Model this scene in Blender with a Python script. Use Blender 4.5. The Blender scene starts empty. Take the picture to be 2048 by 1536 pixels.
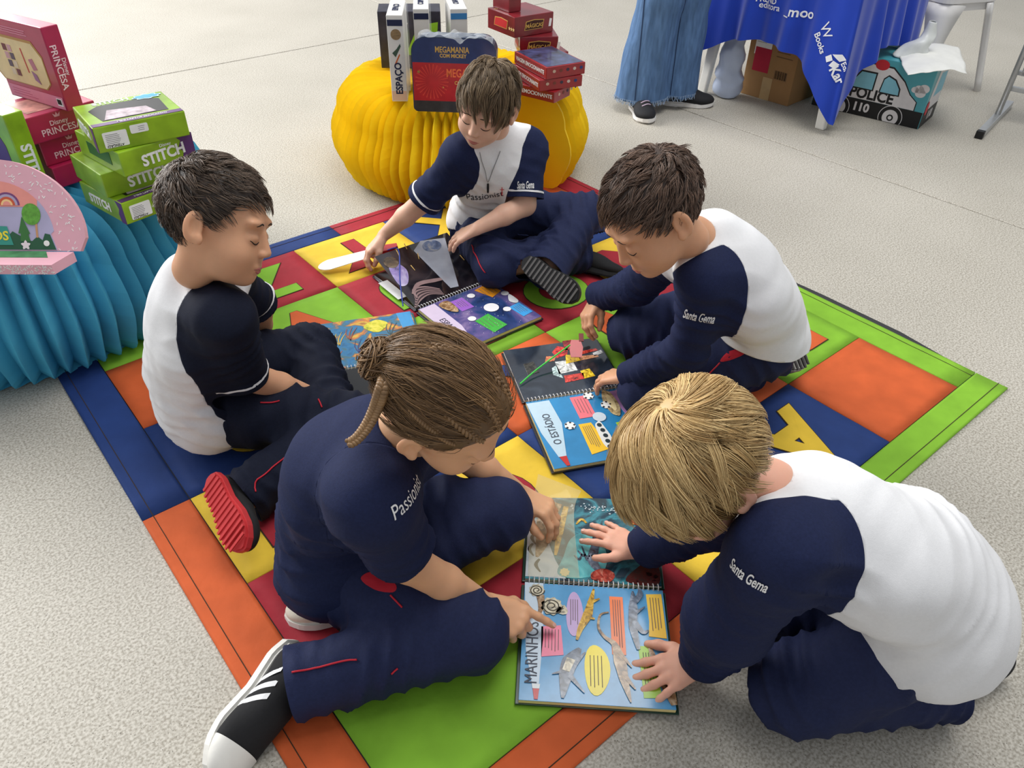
import bpy, bmesh, math, random
import numpy as np
from mathutils import Vector, Matrix
from mathutils.bvhtree import BVHTree
random.seed(7); np.random.seed(7)
scene = bpy.context.scene
COL = scene.collection
# ------------------------------------------------------------------ camera
F_PX, PITCH, ROLL, CAM_H = 1539.767, 0.671957, 0.0228447, 1.2
cp, sp = math.cos(PITCH), math.sin(PITCH)
cr, sr = math.cos(ROLL), math.sin(ROLL)
FW = np.array([0, cp, -sp]); _rt = np.array([1., 0, 0]); _up = np.array([0, sp, cp])
RT = cr*_rt + sr*_up; UP = cr*_up - sr*_rt
CAM = np.array([0, 0, CAM_H])
cam = bpy.data.cameras.new('camera'); camo = bpy.data.objects.new('camera', cam); COL.objects.link(camo)
camo.matrix_world = Matrix(((RT[0], UP[0], -FW[0], 0), (RT[1], UP[1], -FW[1], 0), (RT[2], UP[2], -FW[2], CAM_H), (0, 0, 0, 1)))
cam.sensor_width = 36; cam.lens = 36*F_PX/2048; cam.clip_start = .02; cam.clip_end = 200
scene.camera = camo
# ------------------------------------------------------------------ light
world = bpy.data.worlds.new('world'); scene.world = world; world.use_nodes = True
wn = world.node_tree.nodes; wl = world.node_tree.links
bgn = wn['Background']; bgn.inputs[0].default_value = (0.93, 0.96, 1.0, 1); bgn.inputs[1].default_value = 0.42
def area_light(name, loc, target, sx, sy, power, col=(1, 1, 1)):
    l = bpy.data.lights.new(name, 'AREA'); l.shape = 'RECTANGLE'; l.size = sx; l.size_y = sy; l.energy = power; l.color = col
    o = bpy.data.objects.new(name, l); COL.objects.link(o); o.location = loc
    o.rotation_euler = (Vector(target)-Vector(loc)).to_track_quat('-Z', 'Y').to_euler()
    return o
area_light('daylight_from_yard', (-6.0, 5.5, 4.2), (0, 2, 0.2), 6, 4, 700, (1, .99, .97))
area_light('daylight_from_roof', (1.0, 2.4, 5.5), (0.1, 1.8, 0), 3.2, 3.2, 150, (1, .985, .95))
vs = scene.view_settings
vs.view_transform = 'Standard'; vs.look = 'None'; vs.gamma = 1; vs.use_curve_mapping = False; vs.exposure = 0.34
# ------------------------------------------------------------------ pixel rays (photo 2048x1536)
def ray(px, py): return (px-1024)/F_PX*RT-(py-768)/F_PX*UP+FW
def at(px, py, z=0.): d = ray(px, py); return CAM+d*((z-CAM_H)/d[2])
def aty(px, py, y): d = ray(px, py); return CAM+d*(y/d[1])
def atd(px, py, t): return CAM+ray(px, py)*t
# ------------------------------------------------------------------ materials
def lin(c):
    c = np.asarray(c, float)/255.
    return tuple(np.where(c <= .04045, c/12.92, ((c+.055)/1.055)**2.4))+(1.,)
MATS = {}
def mat(name, col, rough=.6, var=.06, scale=30, bump=0, bscale=200, spec=.4, metal=0, coat=0, sheen=0, sss=0, alpha=1, trans=0, emit=0, stretch=None):
    if name in MATS: return MATS[name]
    m = bpy.data.materials.new(name); m.use_nodes = True
    nt = m.node_tree; b = nt.nodes['Principled BSDF']
    b.inputs['Roughness'].default_value = rough; b.inputs['Metallic'].default_value = metal
    b.inputs['Specular IOR Level'].default_value = spec
    b.inputs['Coat Weight'].default_value = coat; b.inputs['Coat Roughness'].default_value = .12
    b.inputs['Sheen Weight'].default_value = sheen
    b.inputs['Alpha'].default_value = alpha; b.inputs['Transmission Weight'].default_value = trans
    if sss:
        b.inputs['Subsurface Weight'].default_value = sss; b.inputs['Subsurface Radius'].default_value = (.010, .004, .002); b.inputs['Subsurface Scale'].default_value = 1
    c = lin(col)
    tc = nt.nodes.new('ShaderNodeTexCoord'); out = tc.outputs['Object']
    if stretch:
        mp = nt.nodes.new('ShaderNodeMapping'); mp.inputs['Scale'].default_value = stretch
        nt.links.new(out, mp.inputs[0]); out = mp.outputs[0]
    if var:
        n = nt.nodes.new('ShaderNodeTexNoise'); n.inputs['Scale'].default_value = scale; n.inputs['Detail'].default_value = 4
        nt.links.new(out, n.inputs['Vector'])
        r = nt.nodes.new('ShaderNodeValToRGB'); r.color_ramp.elements[0].position = .3; r.color_ramp.elements[1].position = .7
        r.color_ramp.elements[0].color = tuple(x*(1-var) for x in c[:3])+(1,)
        r.color_ramp.elements[1].color = tuple(min(1, x*(1+var)+.004*var) for x in c[:3])+(1,)
        nt.links.new(n.outputs[0], r.inputs[0]); nt.links.new(r.outputs[0], b.inputs['Base Color'])
    else: b.inputs['Base Color'].default_value = c
    if bump:
        n2 = nt.nodes.new('ShaderNodeTexNoise'); n2.inputs['Scale'].default_value = bscale; n2.inputs['Detail'].default_value = 3
        nt.links.new(out, n2.inputs['Vector'])
        bp = nt.nodes.new('ShaderNodeBump'); bp.inputs['Strength'].default_value = bump; bp.inputs['Distance'].default_value = .004
        nt.links.new(n2.outputs[0], bp.inputs['Height']); nt.links.new(bp.outputs[0], b.inputs['Normal'])
    MATS[name] = m
    return m
def flat(rgb, rough=.5, coat=0):
    n = 'print_%02x%02x%02x%s' % (tuple(int(v) for v in rgb)+('g' if coat else ('' if rough == .5 else str(rough)),))
    return mat(n, rgb, rough, .03, 60, coat=coat)
# ------------------------------------------------------------------ object helpers
def tag(o, label=None, cat=None, group=None, kind=None):
    if label: o['label'] = label
    if cat: o['category'] = cat
    if group: o['group'] = group
    if kind: o['kind'] = kind
    return o
def thing(name, label, cat, M=None, group=None):
    o = bpy.data.objects.new(name, None); COL.objects.link(o); o.empty_display_size = .05
    if M is not None: o.matrix_world = M
    return tag(o, label, cat, group)
def obj(name, verts, faces, m, parent=None, smooth=False):
    me = bpy.data.meshes.new(name)
    if isinstance(verts, np.ndarray): verts = verts.tolist()
    if isinstance(faces, np.ndarray): faces = faces.tolist()
    me.from_pydata(verts, [], faces); me.update()
    if smooth: me.polygons.foreach_set('use_smooth', [True]*len(me.polygons))
    if m is not None: me.materials.append(m)
    o = bpy.data.objects.new(name, me); COL.objects.link(o)
    if parent is not None: o.parent = parent
    return o
def obj_bm(name, bm, m, parent=None, smooth=False):
    me = bpy.data.meshes.new(name); bm.to_mesh(me); bm.free()
    if smooth: me.polygons.foreach_set('use_smooth', [True]*len(me.polygons))
    if m is not None: me.materials.append(m)
    o = bpy.data.objects.new(name, me); COL.objects.link(o)
    if parent is not None: o.parent = parent
    return o
def frame(o, x, y=None, z=None):
    """matrix with given origin and axes (x and approximate z or y)"""
    x = Vector(x).normalized()
    if z is not None:
        z = Vector(z).normalized(); y = z.cross(x).normalized(); z = x.cross(y)
    else:
        y = Vector(y); z = x.cross(y).normalized(); y = z.cross(x)
    o = Vector(o)
    return Matrix(((x[0], y[0], z[0], o[0]), (x[1], y[1], z[1], o[1]), (x[2], y[2], z[2], o[2]), (0, 0, 0, 1)))
def rotz(o, a): return Matrix.Translation(Vector(o)) @ Matrix.Rotation(a, 4, 'Z')
def box_bm(sx, sy, sz, c=(0, 0, 0), bev=0, seg=2):
    bm = bmesh.new(); bmesh.ops.create_cube(bm, size=1)
    for v in bm.verts: v.co = Vector((v.co.x*sx+c[0], v.co.y*sy+c[1], v.co.z*sz+c[2]))
    if bev: bmesh.ops.bevel(bm, geom=bm.edges[:], offset=bev, segments=seg, affect='EDGES', profile=.6)
    return bm
def box(name, s, c, m, parent=None, bev=.002, seg=2):
    return obj_bm(name, box_bm(s[0], s[1], s[2], c, bev, seg), m, parent)
def tube(pts, r, n=8, closed=False, caps=True):
    pts = np.asarray(pts, float); k = len(pts)
    r = np.broadcast_to(np.asarray(r, float), (k,))
    T = np.gradient(pts, axis=0) if not closed else (np.roll(pts, -1, 0)-np.roll(pts, 1, 0))
    T /= np.linalg.norm(T, axis=1)[:, None]+1e-12
    a = np.array([0, 0, 1.]) if abs(T[0, 2]) < .9 else np.array([1., 0, 0])
    N = np.cross(T[0], a); N /= np.linalg.norm(N); V = []
    for i in range(k):
        N = N-T[i]*(N@T[i]); N /= np.linalg.norm(N)+1e-12
        B = np.cross(T[i], N)
        for j in range(n):
            th = 2*math.pi*j/n; V.append(pts[i]+r[i]*(math.cos(th)*N+math.sin(th)*B))
    Fc = []
    for i in range(k if closed else k-1):
        i2 = (i+1) % k
        for j in range(n): Fc.append((i*n+j, i*n+(j+1) % n, i2*n+(j+1) % n, i2*n+j))
    if caps and not closed: Fc += [tuple(range(n))[::-1], tuple((k-1)*n+j for j in range(n))]
    return np.array(V), Fc
def tube_obj(name, pts, r, m, parent=None, n=8, closed=False):
    v, f = tube(pts, r, n, closed); return obj(name, v, f, m, parent, True)
def merge(parts):
    V = []; Fc = []; o = 0
    for v, f in parts:
        V.append(np.asarray(v)); Fc += [tuple(int(i)+o for i in q) for q in f]; o += len(v)
    return np.concatenate(V), Fc
def catmull(P, n=8, closed=False):
    P = np.asarray(P, float); out = []; k = len(P)
    for i in range(k if closed else k-1):
        g = (lambda j: P[j % k]) if closed else (lambda j: P[min(max(j, 0), k-1)])
        p0, p1, p2, p3 = g(i-1), g(i), g(i+1), g(i+2)
        for t in np.linspace(0, 1, n, endpoint=False):
            out.append(.5*((2*p1)+(-p0+p2)*t+(2*p0-5*p1+4*p2-p3)*t*t+(-p0+3*p1-3*p2+p3)*t**3))
    if not closed: out.append(P[-1])
    return np.array(out)
def prism(poly, z0, z1, M=None):
    """extruded polygon in xy"""
    P = [tuple(p) for p in poly]; n = len(P)
    V = [(x, y, z0) for x, y in P]+[(x, y, z1) for x, y in P]
    Fc = [tuple(range(n))[::-1], tuple(range(n, 2*n))]+[(i, (i+1) % n, n+(i+1) % n, n+i) for i in range(n)]
    V = np.array(V, float)
    if M is not None: V = xf(M, V)
    return V, Fc
def xf(M, V):
    A = np.array(M); V = np.asarray(V, float)
    return V @ A[:3, :3].T + A[:3, 3]
def rrect(w, h, r, n=5, cx=0, cy=0):
    out = []
    for sx, sy, a0 in ((1, 1, 0), (-1, 1, 90), (-1, -1, 180), (1, -1, 270)):
        for i in range(n+1):
            a = math.radians(a0+90*i/n)
            out.append((cx+sx*(w/2-r)+r*math.cos(a), cy+sy*(h/2-r)+r*math.sin(a)))
    return out
def oval(rx, ry, n=24, cx=0, cy=0, wob=0, seed=0, lobes=6):
    return [(cx+rx*math.cos(2*math.pi*i/n)*(1+wob*math.sin(lobes*2*math.pi*i/n+seed)), cy+ry*math.sin(2*math.pi*i/n)*(1+wob*math.sin(lobes*2*math.pi*i/n+seed))) for i in range(n)]
_txt = {}
def text_mesh(s, size=1., ext=0., off=0., shear=0., align='CENTER', res=3, space=1.):
    k = (s, size, ext, off, shear, align, res, space)
    if k in _txt: return _txt[k]
    cu = bpy.data.curves.new('t', 'FONT'); cu.body = s; cu.size = size; cu.extrude = ext; cu.offset = off; cu.shear = shear
    cu.align_x = align; cu.align_y = 'CENTER'; cu.resolution_u = res; cu.space_character = space
    o = bpy.data.objects.new('t', cu); COL.objects.link(o)
    dg = bpy.context.evaluated_depsgraph_get(); dg.update()
    me = bpy.data.meshes.new_from_object(o.evaluated_get(dg))
    V = np.array([v.co[:] for v in me.vertices]).reshape(-1, 3); Fc = [tuple(p.vertices) for p in me.polygons]
    bpy.data.objects.remove(o); bpy.data.curves.remove(cu); bpy.data.meshes.remove(me)
    _txt[k] = (V, Fc); return V, Fc
def text(name, s, size, M, m, parent, off=0., shear=0., lift=.0006, align='CENTER', sx=1., space=1., res=3):
    """flat raised lettering in the xy plane of M"""
    V, Fc = text_mesh(s, size, .0003, off*size, shear, align, res, space)
    if len(V) == 0: return None
    V = V*np.array([sx, 1, 1])+np.array([0, 0, lift])
    return obj(name, xf(M, V), Fc, m, parent)
def decal(name, poly, M, m, parent, lift=.0003, th=.0004):
    V, Fc = prism(poly, lift-.0002, lift+th, M); return obj(name, V, Fc, m, parent)
FACE = {}
def face_frames(w, d, h):
    """local frames (origin at face centre, x=right, y=up seen from outside) of a box standing on z=0, centred in xy"""
    f = {}
    f['front'] = frame((0, -d/2, h/2), (1, 0, 0), (0, 0, 1))
    f['back'] = frame((0, d/2, h/2), (-1, 0, 0), (0, 0, 1))
    f['right'] = frame((w/2, 0, h/2), (0, 1, 0), (0, 0, 1))
    f['left'] = frame((-w/2, 0, h/2), (0, -1, 0), (0, 0, 1))
    f['top'] = frame((0, 0, h), (1, 0, 0), (0, 1, 0))
    return f
# deterministic smooth noise for geometry
_ph = np.random.RandomState(3).uniform(0, 6.28, (12, 3)); _dr = np.random.RandomState(4).normal(size=(12, 3)); _dr /= np.linalg.norm(_dr, axis=1)[:, None]
def snoise(P, scale=1., seed=0):
    """cheap smooth noise, about -1..1"""
    P = np.asarray(P, float)*scale; o = np.zeros(P.shape[:-1])
    for i in range(6):
        d = _dr[(i+seed) % 12]; d2 = _dr[(i+seed+5) % 12]
        o += np.sin(P@d*(1+.37*i)+_ph[(i+seed) % 12, 0]+1.3*np.sin(P@d2*.7+_ph[i, 1]+seed))/(1+.25*i)
    return o/2.6
def orient(V, Fc):
    """make normals point outwards"""
    bm = bmesh.new(); vs_ = [bm.verts.new(v) for v in V]
    for f in Fc:
        try: bm.faces.new([vs_[i] for i in f])
        except ValueError: pass
    bmesh.ops.recalc_face_normals(bm, faces=bm.faces)
    return bm
# ================================================================== floor
def concrete():
    m = bpy.data.materials.new('terrazzo_concrete'); m.use_nodes = True; nt = m.node_tree; b = nt.nodes['Principled BSDF']
    N = nt.nodes.new; L = nt.links.new
    tc = N('ShaderNodeTexCoord')
    def noise(s, d=3):
        n = N('ShaderNodeTexNoise'); n.inputs['Scale'].default_value = s; n.inputs['Detail'].default_value = d; L(tc.outputs['Object'], n.inputs['Vector']); return n.outputs[0]
    def ramp(src, a, ca, b_, cb):
        r = N('ShaderNodeValToRGB'); e = r.color_ramp.elements; e[0].position = a; e[0].color = ca; e[1].position = b_; e[1].color = cb; L(src, r.inputs[0]); return r.outputs[0]
    def mix(f, a, b_, t='MIX', fac=1):
        x = N('ShaderNodeMix'); x.data_type = 'RGBA'; x.blend_type = t
        if f is None: x.inputs[0].default_value = fac
        else: L(f, x.inputs[0])
        L(a, x.inputs[6]); L(b_, x.inputs[7]); return x.outputs[2]
    base = ramp(noise(2.2, 4), .35, lin((166, 160, 147)), .68, lin((184, 178, 166)))
    spk = ramp(noise(210, 2), .35, lin((130, 124, 112)), .62, lin((200, 196, 187)))
    col = mix(None, base, spk, 'MIX', .62)
    vo = N('ShaderNodeTexVoronoi'); vo.inputs['Scale'].default_value = 240; L(tc.outputs['Object'], vo.inputs['Vector'])
    dk = ramp(vo.outputs['Distance'], .16, (1, 1, 1, 1), .24, (0, 0, 0, 1))
    n3 = ramp(noise(90, 1), .52, (0, 0, 0, 1), .58, (1, 1, 1, 1))
    mm = mix(None, dk, n3, 'MULTIPLY', 1)
    dark = N('ShaderNodeRGB'); dark.outputs[0].default_value = lin((82, 76, 66))
    sc = N('ShaderNodeMath'); sc.operation = 'MULTIPLY'; sc.inputs[1].default_value = .9; L(mm, sc.inputs[0])
    col = mix(sc.outputs[0], col, dark.outputs[0])
    L(col, b.inputs['Base Color']); b.inputs['Roughness'].default_value = .55; b.inputs['Specular IOR Level'].default_value = .35
    bp = N('ShaderNodeBump'); bp.inputs['Strength'].default_value = .2; bp.inputs['Distance'].default_value = .0015; L(noise(320, 2), bp.inputs['Height']); L(bp.outputs[0], b.inputs['Normal'])
    return m
CONC = concrete()
JX, JY, JA = -0.503, 4.997, math.radians(41.3)
floor = obj_bm('floor', box_bm(30, 30, .02, (0, 5, -.045)), mat('joint_filler', (92, 88, 80), .9), None); floor['kind'] = 'structure'
for sx in (0, 1):
    for sy in (0, 1):
        g = .004; S = 14.
        x0, x1 = (g, S) if sx else (-S, -g); y0, y1 = (g, S) if sy else (-S, -g)
        bm = box_bm(x1-x0, y1-y0, .035, ((x0+x1)/2, (y0+y1)/2, -.0175), .0025, 1)
        o = obj_bm('concrete_slab', bm, CONC, floor); o.matrix_world = rotz((JX, JY, 0), JA)
# ================================================================== alphabet mat
YAW = -0.8662611941688134; MO = np.array([-0.8515942122892691, 1.2634686204384726])*CAM_H
SA, SB = 0.22976387938941992*CAM_H, 0.27449275170180043*CAM_H
AX = np.array([math.cos(YAW), math.sin(YAW)]); BX = np.array([-math.sin(YAW), math.cos(YAW)])
def matxy(a, b): return MO+AX*SA*a+BX*SB*b
def mat_h(P):
    P = np.asarray(P); Q = np.stack([P[..., 0], P[..., 1], 0*P[..., 0]], -1)
    return .0052+.0016*snoise(Q, 9, 2)+.0008*snoise(Q, 31, 5)
def felt(name, rgb):
    m = mat(name, rgb, .72, .10, 14, bump=.35, bscale=38, spec=.22); return m
PC = {'green': (124, 174, 48), 'red': (158, 40, 52), 'yellow': (222, 186, 58), 'blue': (34, 58, 114), 'orange': (196, 90, 46)}
PM = {k: felt('vinyl_'+k, v) for k, v in PC.items()}
ORDER = ['green', 'red', 'yellow', 'blue', 'orange']; LET = {'green': 'orange', 'red': 'green', 'yellow': 'red', 'blue': 'yellow', 'orange': 'blue'}
mat_root = thing('alphabet_mat', 'patchwork alphabet play mat of coloured squares with sewn letters on the concrete', 'mat', rotz((MO[0], MO[1], 0), 0))
def mat_patch(name, quad, m, n=10, gap=.0012, dz=0.):
    """quad in (a,b) coords as a0,a1,b0,b1, thin slab following the cloth relief"""
    a0, a1, b0, b1 = quad; ga, gb = gap/SA, gap/SB
    A, B = np.meshgrid(np.linspace(a0+ga, a1-ga, n+1), np.linspace(b0+gb, b1-gb, n+1), indexing='ij')
    XY = MO+A[..., None]*AX*SA+B[..., None]*BX*SB
    Z = mat_h(XY)+dz
    top = np.concatenate([XY-MO, Z[..., None]], -1).reshape(-1, 3); bot = top.copy(); bot[:, 2] = .0005
    V = np.concatenate([top, bot]); k = n+1; Fc = []
    for i in range(n):
        for j in range(n):
            q = (i*k+j, (i+1)*k+j, (i+1)*k+j+1, i*k+j+1); Fc.append(q)
    off = k*k
    rim = [i*k for i in range(k)]+[n*k+j for j in range(1, k)]+[i*k+n for i in range(n-1, -1, -1)]+[j for j in range(n-1, 0, -1)]
    for i in range(len(rim)):
        p, q = rim[i], rim[(i+1) % len(rim)]; Fc.append((q, p, p+off, q+off))
    return obj(name, V, Fc, m, mat_root, True)
LETTERS = {(4, 3): 'A', (4, 2): 'B', (4, 1): 'C'}
for i, ch in enumerate('DEFGH'): LETTERS[(3, 4-i)] = ch
for i, ch in enumerate('IJKLM'): LETTERS[(2, 4-i)] = ch
for i, ch in enumerate('NOPQR'): LETTERS[(1, 4-i)] = ch
for i, ch in enumerate('STUV'): LETTERS[(0, 4-i)] = ch
for i, ch in enumerate('XYZ'): LETTERS[(-1, 3-i)] = ch
dark_thread = mat('dark_stitching', (60, 45, 30), .9)
# backing sheet, just peeping out along the far edge
V, Fc = prism([tuple(matxy(-1.2, -.2)-MO), tuple(matxy(5.2, -.2)-MO), tuple(matxy(5.25, 5.25)-MO), tuple(matxy(4.2, 5.37)-MO), tuple(matxy(3.3, 5.37)-MO), tuple(matxy(-1.2, 5.2)-MO)], .0002, .0012)
obj('backing_sheet', V, Fc, mat('black_backing', (48, 48, 50), .8), mat_root)
for b in range(5):
    for a in range(-1, 5):
        cname = ORDER[(b-a-1) % 5]
        p = mat_patch('patch', (a, a+1, b, b+1), PM[cname])
        ch = LETTERS.get((a, b))
        if ch:
            c = matxy(a+.5, b+.5)-MO
            for lname, off_, dz, mm in (('letter_stitching', .062, .0004, dark_thread), ('letter', .050, .0014, PM[LET[cname]])):
                Vt, Ft = text_mesh(ch, .215, .0004, off_*.19, 0., 'CENTER', 6)
                mid = (Vt.max(0)+Vt.min(0))/2; Vt = (Vt-mid)*np.array([1.12, 1.08, 1])
                XY = c-np.outer(Vt[:, 0], BX)+np.outer(Vt[:, 1], AX)
                Z = mat_h(XY+MO)+dz+Vt[:, 2]+.0006
                # letters follow the cloth, so cut the long triangles first
                bm = bmesh.new(); vv = [bm.verts.new((x[0], x[1], z)) for x, z in zip(XY, Z)]
                for f in Ft:
                    try: bm.faces.new([vv[i] for i in f])
                    except ValueError: pass
                bmesh.ops.triangulate(bm, faces=bm.faces)
                if lname == 'letter':
                    for _ in range(3):
                        es = [e for e in bm.edges if e.calc_length() > .03]
                        if not es: break
                        bmesh.ops.subdivide_edges(bm, edges=es, cuts=1); bmesh.ops.triangulate(bm, faces=bm.faces)
                    for v in bm.verts:
                        hz = float(mat_h(np.array([v.co.x+MO[0], v.co.y+MO[1]]))); v.co.z = max(v.co.z, hz+dz)
                obj_bm(lname, bm, mm, p if False else mat_root)
w = .30
for q, cn in (((-1-w, 2, -w, 0), 'blue'), ((2, 5, -w, 0), 'orange'), ((5, 5+w, -w, 2.5), 'orange'), ((5, 5+w, 2.5, 5+w), 'green'),
              ((2, 5, 5, 5+w), 'green'), ((-1-w, 2, 5, 5+w), 'red'), ((-1-w, -1, 2.52, 5), 'red'), ((-1-w, -1, 0, 2.52), 'blue')):
    mat_patch('border_strip', q, PM[cn], 14)
    # sewn hem line
    a0, a1, b0, b1 = q
    if a1-a0 < b1-b0: ln = [((a0+.22 if a0 < 0 else a1-.22)*1-(.13 if a0 < 0 else -.13), t) for t in np.linspace(b0, b1, 26)]
    else: ln = [(t, (b0 if b0 < 0 else b1)+(.07 if b0 < 0 else -.07)) for t in np.linspace(a0, a1, 26)]
    P = np.array([matxy(*t) for t in ln]); Z = mat_h(P)+.0004
    v, f = tube(np.c_[P-MO, Z], .0009, 5); obj('hem_stitching', v, f, dark_thread, mat_root)
# ================================================================== pleated paper poufs
def pleated(name, label, cx, cy, rin, rout, h, n, a0, a1, m, mp, seed=1, depth=.03):
    root = thing(name, label, 'pouf', rotz((cx, cy, 0), 0)); rs = np.random.RandomState(seed)
    prof = []   # (r 0..1, z 0..1, outward, up)
    for t in np.linspace(0, 1, 5): prof.append((rin+(rout-.09-rin)*t, 0.004, 0, -.0))
    for t in np.linspace(0, 90, 5)[1:]: prof.append((rout-.09+.06*math.sin(math.radians(t)), .06-.056*math.cos(math.radians(t)), 1, 0))
    for t in np.linspace(0, 1, 7)[1:-1]: prof.append((rout-.03+.03*math.sin(math.pi*t), .06+(h-.17)*t, 1, 0))
    for t in np.linspace(0, 90, 7): prof.append((rout-.03-.11*(1-math.cos(math.radians(t))), h-.11+.11*math.sin(math.radians(t)), math.cos(math.radians(t)), math.sin(math.radians(t))))
    for t in np.linspace(0, 1, 5)[1:]: prof.append((rout-.14+(rin-rout+.14)*t, h, 0, 1))
    prof = np.array(prof); K = len(prof); V = []; cols = 2*n+1
    for i in range(cols):
        th = a0+(a1-a0)*(i+(rs.uniform(-.13, .13) if 0 < i < cols-1 else 0))/(cols-1)
        valley = i % 2; d = depth*rs.uniform(.8, 1.15) if valley else depth*rs.uniform(0, .12)
        wob = np.sin(np.linspace(0, 6, K)+rs.uniform(0, 6))*.0035
        r = prof[:, 0]-d*prof[:, 2]; z = prof[:, 1]-d*.85*prof[:, 3]
        sc = (r-rin)/(rout-rin); tt = th+wob/np.maximum(r, .1)*prof[:, 2]
        V += list(zip(r*np.cos(tt), r*np.sin(tt), z))
    V = np.array(V); Fc = []
    for i in range(cols-1):
        for k in range(K-1): Fc.append((i*K+k, (i+1)*K+k, (i+1)*K+k+1, i*K+k+1))
    obj('pleated_paper', V, Fc, m, root)
    for th, s in ((a0, 1), (a1, -1)):
        poly = [(p[0]-.004, p[1]) for p in prof]
        M = frame((0, 0, 0), (math.cos(th), math.sin(th), 0), (0, 0, 1))
        v, f = prism(poly, -.003, .003, M); bm = orient(v, f); obj_bm('end_panel', bm, mp, root)
    return root
PAPER_Y = mat('yellow_paper', (252, 216, 30), .62, .05, 8, spec=.25); PAPER_T = mat('turquoise_paper', (84, 180, 212), .7, .06, 8, spec=.2)
pleated('paper_pouf', 'round yellow pleated paper pouf at the far edge of the mat', -.215, 2.88, .10, .485, .345, 74, math.radians(-33), math.radians(298), PAPER_Y, mat('yellow_card', (246, 206, 32), .4, .04, 8), 3, .062)
tq = pleated('paper_pouf', 'round turquoise pleated paper pouf carrying the green and pink boxes', -1.42, 1.92, .12, .60, .375, 84, math.radians(-12), math.radians(346), PAPER_T, mat('kraft_edge_card', (150, 140, 100), .8, .1, 20), 5, .058)
# ================================================================== boxes
def gbox(name, label, cat, M, w, d, h, m, group=None, bev=.0025):
    root = thing(name, label, cat, M, group); box('carton', (w, d, h), (0, 0, h/2), m, root, bev)
    return root, face_frames(w, d, h)
def corner_m(C, ang, w, d):
    """matrix of a box whose nearest bottom corner is C and whose front edge leaves C at ang"""
    return Matrix.Translation(Vector(C)) @ Matrix.Rotation(ang, 4, 'Z') @ Matrix.Translation((w/2, d/2, 0))
def R2(w, h, cx=0, cy=0): return [(cx-w/2, cy-h/2), (cx+w/2, cy-h/2), (cx+w/2, cy+h/2), (cx-w/2, cy+h/2)]
def lines(name, M, parent, m, x0, x1, ys, th=.0012, ragged=.25, lift=.0007, seed=0):
    rs = random.Random(seed); P = []
    for y in ys:
        e = x1-(x1-x0)*rs.uniform(0, ragged)
        P.append(prism(R2(e-x0, th, (x0+e)/2, y), lift-.0003, lift+.0001, M))
    v, f = merge(P); return obj(name, v, f, m, parent)
LIME = mat('lime_green_carton', (138, 176, 30), .42, .28, 16, coat=.3); PURP = flat((92, 52, 110), .4); WHT = flat((240, 240, 238)); BLK = flat((18, 18, 20)); NAVYP = flat((24, 34, 70))
MAG = mat('magenta_carton', (170, 24, 74), .4, .12, 20, coat=.35); DKRED = mat('dark_red_carton', (120, 22, 32), .35, .25, 14, coat=.5); GREYP = flat((120, 120, 122))
lime_boxes = [  # corner pixel, z, angle, w, d, h
    ((255, 450), .376, 52, .165, .185, .052, 'green toy box at the bottom of the crooked stack on the turquoise pouf'),
    ((215, 397), .4285, 47, .19, .165, .055, 'green toy box second from the bottom of the crooked stack, half under two others'),
    ((250, 355), .484, 50, .175, .20, .055, 'green toy box second from the top of the crooked stack, turned askew'),
    ((200, 308), .5395, 38, .195, .165, .055, 'green toy box with a window on top, topmost of the crooked stack')]
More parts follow.
